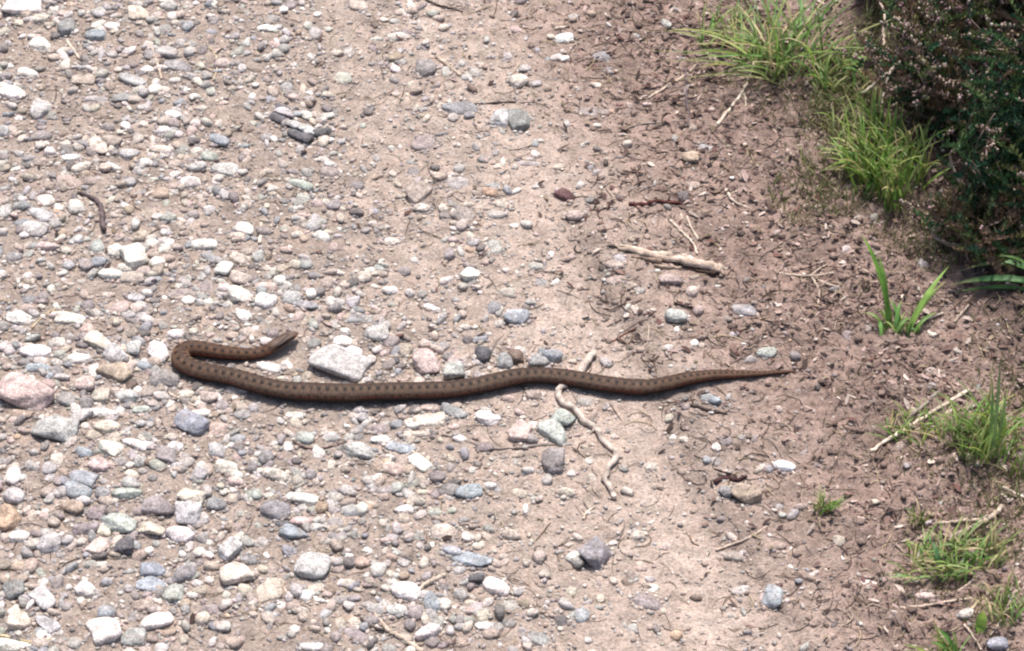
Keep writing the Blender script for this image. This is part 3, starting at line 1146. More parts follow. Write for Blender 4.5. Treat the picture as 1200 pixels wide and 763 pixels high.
# ------------------------------------------------------------------ sticks and twigs
def tube_mesh(pts, rr, col, sides=8, rough=.12, seed=0, per=6):
    """pts: 3-D points; rr: radius at each; one closed tapered tube."""
    a = catmull(np.column_stack([np.asarray(pts, float), rr]), per if len(pts) < 8 else 3)
    p, r = a[:, :3], np.maximum(a[:, 3], .0002)
    rj = np.random.default_rng(seed + 900)
    jit = rj.normal(size=p.shape) * r[:, None] * .22 * (rough > .13)
    jit[0] = jit[-1] = 0
    p = p + jit
    t = np.gradient(p, axis=0); t /= np.linalg.norm(t, axis=1)[:, None]
    ref = np.array([0, 0, 1.0])
    s1 = np.cross(t, ref); nn = np.linalg.norm(s1, axis=1)[:, None]
    s1 = np.where(nn < 1e-3, np.array([[1.0, 0, 0]]), s1 / np.maximum(nn, 1e-6)); s2 = np.cross(s1, t)
    n = len(p); ang = np.linspace(0, 2 * math.pi, sides, endpoint=False)
    rs = np.random.default_rng(seed)
    knots = 1 + min(rough, .16) * 1.8 * noise(np.arange(n) * .22, np.full(n, seed * 1.7), seed)
    R = r[:, None] * knots[:, None] * (1 + rough * rs.uniform(-1, 1, (1, sides)) + rough * .5 * rs.uniform(-1, 1, (n, sides)))
    V = p[:, None, :] + s1[:, None, :] * (np.cos(ang) * R)[..., None] + s2[:, None, :] * (np.sin(ang) * R)[..., None]
    V = V.reshape(-1, 3)
    i = np.arange(n - 1)[:, None] * sides; j = np.arange(sides)[None]; j2 = (j + 1) % sides
    F1 = np.stack([(i + j).ravel(), (i + j2).ravel(), (i + sides + j2).ravel()], 1)
    F2 = np.stack([(i + j).ravel(), (i + sides + j2).ravel(), (i + sides + j).ravel()], 1)
    V = np.vstack([V, p[0] - t[0] * r[0] * .3, p[-1] + t[-1] * r[-1] * .3])
    k = n * sides; jj = np.arange(sides)
    C0 = np.stack([np.full(sides, k), (jj + 1) % sides, jj], 1); b = (n - 1) * sides
    C1 = np.stack([np.full(sides, k + 1), b + jj, b + (jj + 1) % sides], 1)
    cv = np.array(col)[None] * (1 + .4 * noise(np.arange(len(V)) * .21, np.full(len(V), 2.2 + seed), 5) + (.55 if rough > .2 else .25) * noise(V[:, 0] / .006, V[:, 1] / .006, seed))[:, None]
    return V, np.vstack([F1, F2, C0, C1]), cv


WPALE = (.50, .40, .32); WCREAM = (.62, .52, .42); WGREY = (.30, .25, .22); WDARK = (.075, .055, .048); WRED = (.16, .065, .045); WSTRAW = (.52, .42, .27)


def twig_pts(pts, r_px, lift=.0):
    out = []; rr = []
    n = len(pts)
    for i_, q in enumerate(pts):
        up = q[2] if len(q) > 2 else lift
        tp = r_px[0] + (r_px[1] - r_px[0]) * i_ / (n - 1)
        r = tp * MPP
        g = G(q[0], q[1], r * (.75 if r < .0022 else 1.1) + up)
        out.append(g); rr.append(r)
    return out, rr


tw_seed = [100]


def twig(pts, r_px, col, label, name='twig', cat='twig', branches=(), group=None, rough=.14):
    tw_seed[0] += 1
    p, r = twig_pts(pts, r_px)
    V, Fv, cv = tube_mesh(p, r, col, 8, rough, tw_seed[0])
    o = link(name, mesh_np(name, V, Fv, cv, True, M_WOOD), None, None, label=label, category=cat)
    if group: o['group'] = group
    for b in branches:
        tw_seed[0] += 1
        p, r = twig_pts(b[0], b[1])
        V, Fv, cv = tube_mesh(p, r, col if len(b) < 3 else b[2], 7, rough, tw_seed[0])
        link('branch', mesh_np('branch', V, Fv, cv, True, M_WOOD), o)
    return o


def T(ox, oy, *xy):
    return [(ox + a / 4, oy + b / 4) for a, b in zip(xy[::2], xy[1::2])]


twig(T(600, 190, 500, 404, 545, 410, 600, 424, 680, 442, 760, 456, 850, 474, 930, 490, 985, 505), (2.0, 5.2), (.56, .44, .35),
     'thick rotten pale stick, broken at both ends, on the brown soil', 'stick', 'stick',
     branches=[(T(600, 190, 668, 484, 720, 492, 790, 498), (2.0, 2.2), (.40, .31, .24)), (T(600, 190, 505, 392, 560, 400, 650, 425, 740, 440), (1.4, 3.6), WCREAM),
               (T(600, 190, 560, 442, 620, 450, 700, 466), (1.0, 3.4), (.30, .22, .17)), (T(600, 190, 800, 480, 870, 504, 930, 520, 970, 518), (2.4, 2.8), (.10, .065, .05)),
               (T(600, 190, 800, 440, 870, 462, 940, 480, 1010, 500), (3.0, 2.0), (.60, .50, .42)), (T(600, 190, 950, 500, 985, 520, 975, 530), (3.6, 2.4), (.40, .30, .24))], rough=.42)
twig([(696, 412), (690, 421), (682, 433), (672, 443), (662, 451), (655, 459), (660, 471), (673, 477), (684, 492), (698, 500), (706, 515), (721, 529), (722, 539), (713, 549), (710, 562), (716, 572), (720, 583)], (4.4, 3.0), (.52, .44, .38),
     'bent pale twig passing beneath the snake, both ends showing', branches=[([(661, 471), (655, 467), (650, 461)], (2.6, 1.4)), ([(722, 539), (727, 543)], (2.2, 1.0)), ([(698, 502), (692, 508)], (2.2, 1.0))], rough=.26)
twig(T(0, 190, 368, 142, 420, 162, 462, 188, 478, 225, 482, 270, 488, 318), (2.4, 3.6), (.13, .10, .10), 'dark bent twig shaped like a hook lying on the gravel')
twig(T(300, 572, 548, 580, 580, 620, 615, 662, 660, 690, 710, 720, 780, 770), (2.2, 3.0), WPALE, 'broken root stick with a dark end at the near edge of the track',
     branches=[(T(300, 572, 470, 600, 540, 650, 600, 668), (1.6, 1.8), WDARK)])
twig(T(900, 381, 480, 592, 560, 540, 640, 492, 720, 440, 820, 378, 940, 305), (2.4, 2.0), WCREAM, 'long straight pale stick beside the right grass tuft')
twig(T(900, 381, 640, 470, 690, 408, 750, 360, 800, 310), (2.2, 2.0), WGREY, 'short grey twig lying parallel behind the long straight pale stick')
twig(T(900, 572, 850, 250, 885, 222, 930, 198, 1010, 160, 1060, 125, 1095, 85), (3.8, 2.6), WPALE, 'thick pale forked stick near the low grass on the brown soil', 'stick', 'stick',
     branches=[(T(900, 572, 790, 166, 860, 158, 930, 150, 1000, 150), (2.0, 2.0)), (T(900, 572, 1060, 125, 1110, 132, 1160, 145), (1.6, 1.2), WDARK)])
twig(T(900, 572, 620, 563, 700, 556, 780, 545, 860, 530, 980, 515), (1.8, 1.2), WPALE, 'thin pale stem lying just below the low near grass')
twig(T(900, 190, 40, 518, 110, 528, 200, 535, 310, 520), (1.8, 1.4), WPALE, 'pale branching dry stem on the soil beside the young green shoot',
     branches=[(T(900, 190, 200, 530, 225, 570, 240, 610, 235, 665), (1.5, 1.1)), (T(900, 190, 230, 548, 290, 575, 350, 585, 440, 570), (1.5, 1.0)), (T(900, 190, 200, 532, 240, 500, 280, 480), (1.2, .8))])
twig(T(900, 190, 400, 480, 460, 510, 530, 555), (1.4, 1.3), WPALE, 'short pale stalk leaning behind the young green shoot')
twig(T(600, 0, 640, 460, 720, 410, 780, 375, 830, 340, 860, 305), (1.8, 1.4), WPALE, 'pale twig on dark litter at the foot of the far grass')
twig(T(600, 0, 810, 320, 818, 400, 815, 470, 830, 530, 825, 590), (1.6, 1.2), (.14, .11, .12), 'dark purplish upright twig crossing the pale one near the far grass')
twig(T(600, 0, 1150, 250, 1130, 310, 1105, 380, 1080, 430, 1030, 500, 960, 585), (1.3, 2.2), WCREAM, 'crooked white stem bending down from the far grass tuft',
     branches=[(T(600, 0, 1085, 440, 1095, 470, 1092, 500), (1.4, 1.2))])
twig(T(300, 0, 845, 265, 880, 290, 920, 325, 960, 352), (2.8, 2.2), WPALE, 'short thick pale stick beside the purple-grey round stone')
twig(T(600, 190, 735, 262, 760, 290, 800, 330, 835, 362, 858, 395, 868, 430), (1.9, 1.6), WCREAM, 'zigzag cream stalk above the rotten stick',
     branches=[(T(600, 190, 820, 255, 832, 290, 850, 325, 872, 362), (1.5, 1.3)), (T(600, 190, 792, 242, 797, 270), (1.4, 1.2))])
twig(T(600, 190, 1003, 128, 1020, 160, 1045, 188, 1110, 215), (1.9, 1.3), WCREAM, 'curved cream stalk on the brown soil beside a white crumb')
twig(T(600, 381, 430, 62, 460, 78, 500, 60, 540, 35, 580, 15), (1.2, .9), WRED, 'reddish root fibre above the snake near the white chips')
twig(T(600, 381, 640, 0, 640, 40, 635, 80, 600, 120), (1.0, .8), WPALE, 'thin pale fibre curving down above the snake')
twig(T(0, 0, 315, 195, 345, 235, 370, 272, 410, 300), (1.9, 1.4), WCREAM, 'short cream twig among the far gravel below the pale blue pebble')
twig(T(0, 0, 705, 205, 725, 260, 742, 310, 755, 370), (1.8, 2.0), WPALE, 'upright pale twig beside the flat grey stone in the far gravel')
twig(T(0, 0, 955, 205, 1010, 255, 1018, 300, 1012, 345, 995, 380), (1.2, 1.2), WSTRAW, 'hooked straw stalk on the bare patch of the far track')
twig(T(0, 190, 150, 775, 185, 740, 225, 708, 262, 688), (1.3, 1.1), WSTRAW, 'straight straw lying on the gravel above the big pink rock')
twig(T(0, 190, 105, 172, 150, 150, 210, 118), (1.3, .9), WGREY, 'small grey twig beside the white stones above the grey cobble')
twig(T(300, 381, 870, 515, 940, 530, 1010, 550, 1090, 578, 1200, 575, 1280, 565, 1400, 555), (1.1, .9), WGREY, 'long thin grey root lying in the track below the snake')
twig(T(300, 381, 175, 540, 215, 568, 270, 578, 340, 572, 410, 552), (1.4, 1.2), (.17, .12, .10), 'brown root curling under a pale stone below the snake')
twig(T(0, 572, 128, -10, 130, 30, 132, 70, 136, 105), (1.8, 1.4), WGREY, 'upright grey twig beside the orange stone')
twig(T(300, 572, 760, 475, 800, 448, 845, 425, 885, 405), (2.6, 2.4), WCREAM, 'short thick cream stick beside the white oval stone')
twig(T(300, 572, 288, 60, 320, 100, 352, 145), (1.5, 1.1), WPALE, 'short pale twig below the white long stone in the near gravel')
twig(T(300, 572, 115, 425, 130, 465, 155, 505, 200, 550), (1.5, 1.2), WPALE, 'curved thin twig along the cream embedded wedge stone')
twig(T(600, 572, 955, 292, 1020, 268, 1100, 240, 1150, 210, 1195, 180), (1.5, 1.1), WPALE, 'thin pale stalk slanting over brown soil below the tan block')
twig(T(600, 572, 335, 145, 350, 115, 392, 85), (1.3, 1.0), WCREAM, 'tiny cream stalk below the end of the bent twig')
twig(T(0, 381, 790, 318, 850, 350, 920, 382), (2.0, 1.2), WCREAM, 'flat cream straw below the snake beside the smooth oval pebble')
twig(T(0, 572, 0, 690, 70, 705, 150, 722, 240, 705), (1.6, 1.3), WSTRAW, 'bent straw stalk at the nearest corner of the gravel')
twig(T(300, 0, 790, -5, 850, 22, 910, 38, 970, 55), (1.6, 1.0), WDARK, 'dark thin twig at the far edge of the track')
twig(T(300, 0, 1010, 490, 1080, 485, 1150, 480, 1220, 478), (1.3, 1.0), WDARK, 'dark twig reaching from the flat stone to the leaning pair')
twig(T(600, 381, 0, 580, 60, 572, 120, 565, 200, 560), (1.1, .9), WGREY, 'thin grey fibre just below the greenish white stone')
twig(T(600, 190, 760, 660, 820, 675, 880, 690), (1.6, 1.3), WDARK, 'dark strip imitating a shadowed gap beside the pale green pebble above the snake')  # dark strip modelled in place of the shadow in a gap
twig(T(600, 381, 840, 372, 900, 392, 960, 408, 1005, 415), (2.0, 1.8), WDARK, 'dark splinter beside the blue stone below the tail')
twig(T(300, 190, 10, 520, 60, 518, 120, 510, 160, 490, 200, 480), (1.8, 1.6), WPALE, 'pale root looping beside the round white stone in the gravel')
twig([(306, 262), (305, 273), (304, 285)], (2.3, 2.0), WCREAM, 'stubby upright cream straw in the middle gravel')
twig(T(600, 0, 500, 615, 600, 582, 680, 575, 800, 565), (1.2, 1.0), WGREY, 'faint grey stem lying across the soil above the dark red stone')
twig(T(600, 0, 740, 145, 800, 165, 880, 180, 950, 190), (1.6, 1.2), (.20, .15, .14), 'brownish stem beside the green pebble at the far grass')
twig(T(900, 572, 600, 260, 660, 330, 720, 395, 780, 435), (1.2, .9), WPALE, 'pale stalk slanting into the low near grass')
twig(T(900, 572, 1180, 440, 1130, 540, 1080, 640, 1040, 690), (1.6, 1.2), WPALE, 'pale upright stalk beside the lime green leaf')
twig(T(900, 572, 905, 610, 950, 570, 1000, 520, 1035, 480), (1.7, 1.3), WSTRAW, 'yellow straw stalk above the lime green leaf')
twig(T(900, 572, 920, 640, 960, 690, 1000, 760), (1.6, 1.2), WPALE, 'pale stalk below the lime green leaf at the near edge')
twig(T(900, 572, 890, 490, 960, 430, 1020, 370), (1.3, 1.0), WPALE, 'short pale stalk between the low grass and the lime leaf')
twig(T(900, 572, 1100, -5, 1150, 20, 1200, 45), (2.2, 1.8), WCREAM, 'white twig at the foot of the right grass tuft')
twig(T(900, 190, 700, 755, 760, 730, 820, 705), (2.0, 1.6), WCREAM, 'short cream twig at the foot of the young green shoot')
twig(T(900, 190, 875, 750, 905, 712, 940, 672), (1.8, 1.5), WPALE, 'short pale twig slanting on litter below the broad curling blade')
twig([(737, 239), (752, 240), (770, 236), (786, 238), (800, 237)], (2.4, 1.6), (.10, .035, .03), 'dark red strip of rotten bark on the brown soil', 'bark_strip', 'bark', rough=.35)
twig([(838, 566), (850, 560), (862, 563), (874, 558)], (2.6, 1.6), (.06, .03, .03), 'dark rotten bark sliver behind the tan block', 'bark_strip', 'bark', rough=.35)

# loose pale flakes in the dark stone cluster
for k_, (a, b, ww, hh) in enumerate([(135, 525, 100, 38), (175, 580, 70, 32), (245, 612, 75, 45), (215, 600, 40, 26)]):
    s = dict(px=300 + a / 4, py=b / 4, w=ww / 4, h=hh / 4, a=.4, c='L', k='f', e=False)
    me, g, ang, tl = make_stone(s, 2, RNG)
    g = P(s['px'], s['py'], g[2] + .004)
    o = link('stone_flake', me, None, tuple(g), category='stone', group='pale flakes in the dark stone cluster',
             label=['largest pale flake in the dark stone cluster, at its far end', 'narrow pale flake in the middle of the dark stone cluster', 'thick pale flake at the near end of the dark stone cluster', 'smallest pale flake wedged between two others in the dark cluster'][k_])
    o.rotation_euler = (0, 0, ang)

# ------------------------------------------------------------------ fine dry litter
def litter(name, n, probf, lens, rad_, cols, seed):
    rs = np.random.default_rng(seed)
    x = rs.uniform(-.6, .68, n); y = rs.uniform(-.55, .68, n)
    keep = (rs.random(n) < probf(x, y)) & (snake_gap(x, y) > .006)
    x, y = x[keep], y[keep]; m = len(x)
    a = rs.uniform(0, 2 * math.pi, m); ln = rs.uniform(*lens, m); bend = rs.uniform(-.7, .7, m); r = rs.uniform(*rad_, m)
    K = 4
    VV = np.zeros((m, K + 1, 3, 3))
    t = np.linspace(-.5, .5, K + 1)
    for q in range(K + 1):
        aa_ = a + bend * t[q] * 2
        cxx = x + np.cos(aa_) * t[q] * ln; cyy = y + np.sin(aa_) * t[q] * ln
        zz_ = height(cxx, cyy) + r * 1.1 + .0014 * (1 - (2 * t[q]) ** 2) * rs.random(m)
        for s3 in range(3):
            th = s3 * 2 * math.pi / 3 + math.pi / 2
            rr = r * (1 - .5 * abs(t[q]) * 1.2)
            VV[:, q, s3, 0] = cxx - np.sin(aa_) * np.cos(th) * rr
            VV[:, q, s3, 1] = cyy + np.cos(aa_) * np.cos(th) * rr
            VV[:, q, s3, 2] = zz_ + np.sin(th) * rr
    f = []
    for q in range(K):
        for s3 in range(3):
            s4 = (s3 + 1) % 3
            f.append((q * 3 + s3, q * 3 + s4, (q + 1) * 3 + s4)); f.append((q * 3 + s3, (q + 1) * 3 + s4, (q + 1) * 3 + s3))
    f = np.array(f); st = (K + 1) * 3
    FF = (f[None] + (np.arange(m) * st)[:, None, None]).reshape(-1, 3)
    cb = np.array(cols)[rs.integers(0, len(cols), m)] * rs.uniform(.7, 1.2, (m, 1))
    print(name, m)
    return link(name, mesh_np(name, VV.reshape(-1, 3), FF, np.repeat(cb, st, 0), True, M_LITTER), None, None, kind='stuff')


def pl1(x, y):
    px, py, soil, cob, peat = zones(x, y)
    veg = sstep(760, 1050, px) * (1 - .35 * sstep(450, 700, py)) + sstep(640, 800, px) * (1 - sstep(60, 200, py)) * .7
    return np.clip(.04 + .20 * soil + 1.0 * veg * sstep(-.3, .4, fbm(x, y, .06, 2, 77)), 0, 1)


litter('dry_litter', 19000, pl1, (.008, .034), (.00022, .0006), [WPALE, WSTRAW, WGREY, WDARK, WDARK, (.20, .14, .10), (.24, .17, .14), (.10, .075, .065)], 3)
litter('root_fibres', 3400, lambda x, y: np.full(len(x), .5), (.010, .032), (.0002, .0005), [WDARK, (.16, .12, .10), WGREY, (.36, .28, .2)], 4)


def flakes(name, n, probf, cols, seed):
    rs = np.random.default_rng(seed)
    x = rs.uniform(-.5, .64, n); y = rs.uniform(-.5, .64, n)
    keep = (rs.random(n) < probf(x, y)) & (snake_gap(x, y) > .006)
    x, y = x[keep], y[keep]; m = len(x)
    a = rs.uniform(0, 6.283, m); ln = .0012 + .0044 * rs.random(m) ** 2.4; wd = ln * rs.uniform(.16, .6, m)
    tilt = rs.uniform(-.6, .6, m); curl = rs.uniform(-.35, .6, m)
    pts = [(-1, -.5), (-.2, -1), (.8, -.6), (1, .3), (.1, 1), (-.8, .6), (0, 0)]
    VV = np.zeros((m, 7, 3)); z = height(x, y)
    for k, (u_, v_) in enumerate(pts):
        lx, ly = u_ * ln * rs.uniform(.75, 1.15, m), v_ * wd * rs.uniform(.75, 1.15, m)
        VV[:, k, 0] = x + lx * np.cos(a) - ly * np.sin(a); VV[:, k, 1] = y + lx * np.sin(a) + ly * np.cos(a)
        VV[:, k, 2] = z + .0012 + np.abs(lx) * 0 + lx * tilt + curl * wd * (v_ * v_) + rs.uniform(-.0002, .0002, m)
    VV[:, :, 2] += np.maximum(0, z + .0002 - VV[:, :, 2].min(1))[:, None]
    f = np.array([(k, (k + 1) % 6, 6) for k in range(6)])
    FF = (f[None] + (np.arange(m) * 7)[:, None, None]).reshape(-1, 3)
    cb = np.array(cols)[rs.integers(0, len(cols), m)] * rs.uniform(.7, 1.25, (m, 1))
    print(name, m)
    link(name, mesh_np(name, VV.reshape(-1, 3), FF, np.repeat(cb, 7, 0), True, M_LITTER), None, None, kind='stuff')


def pl2(x, y):
    px, py, soil, cob, peat = zones(x, y)
    calm = 1 - .68 * sstep(400, 470, py) * (1 - sstep(960, 1060, px))
    veg = sstep(700, 960, px) * (1 - .3 * sstep(450, 700, py)) + sstep(600, 760, px) * (1 - sstep(60, 260, py)) * .8
    return np.clip(.03 + .22 * soil + .8 * veg * sstep(-.35, .35, fbm(x, y, .05, 3, 79)), 0, 1) * calm


flakes('leaf_litter', 42000, pl2, [(.38, .28, .25), (.30, .22, .19), (.46, .38, .33), (.15, .10, .085), (.07, .045, .04), (.05, .035, .03), (.20, .13, .11), (.13, .07, .06), (.22, .17, .12), (.10, .07, .055)], 9)

def pl3(x, y):
    px, py, soil, cob, peat = zones(x, y)
    d = ledge_dist(px, py)
    k = np.exp(-((px - 745) / 65) ** 2 - ((py - 240) / 48) ** 2) + .9 * np.exp(-((d - 8) / 26) ** 2) * sstep(250, 300, py) * (1 - sstep(430, 560, py)) + .8 * np.exp(-((px - 830) / 80) ** 2 - ((py - 70) / 70) ** 2) + .8 * np.exp(-((px - 850) / 45) ** 2 - ((py - 572) / 18) ** 2)
    k = k + .8 * np.exp(-((px - 1090) / 70) ** 2 - ((py - 330) / 50) ** 2) + .5 * np.exp(-((px - 960) / 60) ** 2 - ((py - 340) / 30) ** 2)
    return np.clip(k * sstep(-.3, .3, fbm(x, y, .03, 2, 83)), 0, 1)


flakes('rotten_bark_bits', 16000, pl3, [(.045, .028, .024), (.07, .038, .032), (.10, .05, .042), (.03, .02, .018), (.14, .10, .085)], 19)
litter('dark_rootlets', 9000, pl3, (.008, .03), (.0003, .0009), [(.06, .035, .03), (.10, .06, .05), (.04, .028, .025), (.20, .14, .12)], 21)

# ------------------------------------------------------------------ grass
def blade(base, tip, lift, width, col, seg=7, twist=0.0, seed=0):
    base = np.asarray(base, float); tip = np.asarray(tip, float)
    ctrl = (base + tip) / 2 + np.array([0, 0, lift]); ctrl[:2] = base[:2] + (tip[:2] - base[:2]) * .35
    t = np.linspace(0, 1, seg + 1)[:, None]
    c = (1 - t) ** 2 * base + 2 * t * (1 - t) * ctrl + t ** 2 * tip
    tg = np.gradient(c, axis=0); tg /= np.maximum(np.linalg.norm(tg, axis=1)[:, None], 1e-9)
    d = tip - base; side = np.cross(np.array([d[0], d[1], 1e-4]), [0, 0, 1.0]); side /= max(np.linalg.norm(side), 1e-9)
    if np.hypot(d[0], d[1]) < .01: side = np.array([math.cos(seed), math.sin(seed), 0])
    nrm = np.cross(side[None], tg)
    w_ = width / 2 * np.clip(.65 + .6 * t[:, 0], 0, 1) * (1 - t[:, 0] ** 2.6) + .00012
    tw = twist * t[:, 0]
    sd_ = side[None] * np.cos(tw)[:, None] + nrm * np.sin(tw)[:, None]
    V = np.stack([c - sd_ * w_[:, None] + nrm * (w_ * .3)[:, None], c - nrm * (w_ * .18)[:, None], c + sd_ * w_[:, None] + nrm * (w_ * .3)[:, None]], 1).reshape(-1, 3)
    f = []
    for q in range(seg):
        for s_ in range(2):
            a = q * 3 + s_
            f.append((a, a + 1, a + 4)); f.append((a, a + 4, a + 3))
    root = np.array([.30, .33, .14]); col = np.array(col)
    cv = col[None] + (root - col)[None] * (1 - sstep(0, .18, t)) * .5
    if (seed * 7.3) % 1 < .45:
        cv = cv + (np.array([.40, .32, .17]) - cv) * sstep(.72, .98, t) * .8
    cv = cv * (1 + .12 * np.sin(t * 19 + seed * 5))
    cv = np.repeat(cv, 3, 0); cv[1::3] *= 1.18
    return V, np.array(f), cv


GREENS = [(.14, .23, .06), (.20, .30, .08), (.11, .19, .045), (.28, .34, .12), (.19, .24, .08)]
LIME = [(.16, .27, .05), (.22, .33, .07), (.11, .20, .04), (.29, .33, .11)]
DRY = [(.50, .42, .24), (.42, .36, .18), (.36, .34, .16)]
rg = random.Random(11)


def tuft(name, label, cat, base_px, blades, group=None):
    """blades: list of (base px, base py, tip px, tip py, tip height, lift, width, colour)"""
    b0 = G(*base_px)
    e = link(name, None, None, tuple(b0), label=label, category=cat)
    if group: e['group'] = group
    for (bx, by, tx_, ty_, tz, lf, wd, col) in blades:
        b = G(bx, by) - np.array([0, 0, .001]); g = G(tx_, ty_, 0); t = P(tx_, ty_, H(g[0], g[1]) + tz)
        V, Fv, cv = blade(b, t, lf, wd, col, 7, rg.uniform(-.8, .8), rg.random() * 6)
        link('blade', mesh_np('blade', V - b0, Fv, cv, True, M_GRASS), e)
    return e


def rnd_blades(n, cx_, cy_, rx, ry, reach, ang0, ang1, tz, wd, cols, dry=.1, lift=.02):
    out = []
    for _ in range(n):
        a = rg.uniform(0, 2 * math.pi); q = rg.random() ** .5
        bx, by = cx_ + rx * q * math.cos(a), cy_ + ry * q * math.sin(a)
        d = math.radians(rg.uniform(ang0, ang1)); ln = rg.uniform(*reach)
        out.append((bx, by, bx + math.cos(d) * ln, by - math.sin(d) * ln, rg.uniform(*tz), rg.uniform(.3, 1) * lift, rg.uniform(*wd),
                    rg.choice(DRY) if rg.random() < dry else tuple(v * rg.uniform(.8, 1.2) for v in rg.choice(cols))))
    return out


GRP = 'grass tufts at the edge of the track'
W1 = (.0016, .0034)
tuft('grass_tuft', 'big arching green grass tuft at the far edge of the soil', 'grass tuft', (925, 92),
     rnd_blades(80, 925, 80, 40, 22, (35, 150), 10, 178, (.01, .09), W1, GREENS, .12, .03)
     + rnd_blades(24, 880, 70, 26, 14, (25, 70), 60, 190, (.005, .03), W1, GREENS, .15, .02)
     + [(952, 96, 997, 52, .03, .02, .0036, (.30, .36, .12)), (962, 80, 1014, 84, .015, .02, .0034, (.28, .34, .12)), (938, 66, 906, 8, .05, .02, .004, (.25, .32, .12)),
        (928, 72, 932, 20, .06, .02, .0035, (.16, .28, .10)), (952, 50, 1000, -10, .08, .03, .004, (.08, .2, .05)), (908, 92, 842, 62, .01, .02, .003, (.2, .3, .1)), (912, 96, 846, 92, .004, .008, .0024, DRY[0])], GRP)
tuft('grass_tuft', 'smaller loose grass tuft left of the big arching one', 'grass tuft', (850, 50),
     rnd_blades(60, 852, 45, 36, 26, (14, 50), 20, 190, (.004, .022), (.0012, .0024), GREENS, .25, .012), GRP)
tuft('grass_tuft', 'small dry-tipped grass tuft between the arching grass and the heather', 'grass tuft', (968, 100),
     rnd_blades(70, 985, 100, 36, 24, (20, 64), 20, 150, (.006, .035), W1, GREENS, .15, .02), GRP)
tuft('grass_tuft', 'dense bright yellow-green grass tuft against the dark heather', 'grass tuft', (1045, 245),
     rnd_blades(210, 1042, 206, 48, 36, (20, 84), 30, 155, (.012, .055), (.0014, .003), LIME, .05, .02)
     + rnd_blades(70, 1010, 170, 40, 40, (16, 46), 60, 150, (.006, .03), (.0012, .0024), GREENS, .2, .015)
     + rnd_blades(28, 1012, 200, 20, 18, (30, 60), 110, 195, (.004, .02), (.0016, .003), LIME + DRY, .2, .02)
     + rnd_blades(26, 1048, 246, 12, 6, (20, 60), 60, 120, (.012, .04), (.0014, .003), LIME, .0, .01), GRP)
tuft('young_shoot', 'young shoot with broad upright green blades on bare soil', 'grass shoot', (1046, 388),
     [(1044, 384, 1009, 274, .075, .02, .0072, (.17, .34, .06)), (1040, 386, 1030, 300, .05, .02, .005, (.14, .27, .05)), (1048, 388, 1056, 352, .02, .01, .0045, (.13, .3, .07)),
      (1038, 388, 1012, 366, .01, .012, .004, (.2, .3, .08)), (1033, 394, 1028, 372, .01, .01, .004, (.2, .4, .1)), (1056, 388, 1042, 350, .02, .01, .005, (.16, .34, .08)),
      (1064, 388, 1112, 312, .03, .012, .0072, (.20, .34, .07)), (1066, 384, 1108, 330, .02, .012, .005, (.24, .36, .09)), (1070, 390, 1098, 366, .008, .01, .004, (.14, .26, .06)),
      (1060, 392, 1078, 390, .004, .012, .0035, (.10, .2, .05)), (1050, 390, 1068, 372, .008, .01, .004, (.12, .24, .05))]
     + rnd_blades(16, 1056, 388, 22, 8, (8, 26), 20, 160, (.003, .014), (.0014, .003), GREENS, .1, .01))
tuft('broad_grass', 'broad curling green blades reaching in beside the heather edge', 'grass', (1212, 338),
     [(1222, 330, 1124, 318, .008, .035, .0085, (.12, .26, .09)), (1224, 338, 1112, 334, .004, .022, .0085, (.10, .24, .08)), (1220, 344, 1120, 342, .002, .016, .005, (.14, .26, .08)), (1218, 332, 1168, 300, .03, .02, .004, (.12, .22, .07))])
tuft('grass_tuft', 'spreading green grass tuft behind the end of the long pale stick', 'grass tuft', (1158, 545),
     rnd_blades(120, 1155, 525, 40, 26, (20, 80), 15, 165, (.008, .05), (.0012, .0026), GREENS + LIME[:2], .08, .02)
     + [(1162, 538, 1172, 424, .09, .02, .0034, (.20, .30, .12)), (1158, 540, 1163, 444, .07, .02, .0032, (.20, .32, .11)), (1166, 540, 1182, 450, .06, .02, .003, (.22, .32, .12)), (1150, 540, 1134, 470, .05, .02, .003, (.24, .34, .12)), (1165, 535, 1212, 486, .03, .02, .003, (.25, .36, .12))]
     + rnd_blades(20, 1196, 560, 16, 8, (20, 60), 20, 150, (.005, .03), (.0012, .0026), GREENS, .3, .02), GRP)
tuft('grass_tuft', 'low fine grass growing through the lying pale stick', 'grass tuft', (1068, 512),
     rnd_blades(70, 1075, 508, 36, 18, (10, 36), 20, 165, (.003, .014), (.0009, .0018), LIME, .15, .01), GRP)
tuft('grass_tuft', 'tiny isolated green sprout on the bare near soil', 'grass tuft', (964, 600),
     rnd_blades(26, 964, 600, 9, 5, (10, 32), 25, 155, (.004, .018), (.001, .002), LIME, .1, .008), GRP)
tuft('grass_tuft', 'small green sprig at the foot of the forked stick', 'grass tuft', (1074, 614),
     rnd_blades(22, 1074, 612, 10, 6, (8, 28), 25, 155, (.004, .018), (.001, .002), GREENS, .2, .008), GRP)
tuft('grass_tuft', 'low sprawling grass tuft below the forked stick', 'grass tuft', (1108, 682),
     rnd_blades(100, 1105, 665, 46, 24, (14, 52), 5, 178, (.004, .022), (.0012, .0028), GREENS, .14, .012)
     + [(1100, 672, 1092, 634, .025, .01, .006, (.20, .38, .16)), (1098, 678, 1058, 684, .004, .01, .003, (.2, .3, .1))], GRP)
tuft('grass_tuft', 'sparse green tuft beside the low sprawling one', 'grass tuft', (1145, 668),
     rnd_blades(50, 1155, 652, 32, 20, (12, 44), 25, 150, (.004, .02), (.001, .0022), GREENS, .2, .01), GRP)
tuft('broad_leaf', 'single broad lime green leaf among dry stalks', 'leaf', (1150, 735),
     [(1148, 740, 1153, 715, .012, .006, .011, (.24, .36, .07)), (1150, 744, 1146, 722, .008, .004, .009, (.18, .32, .05))])
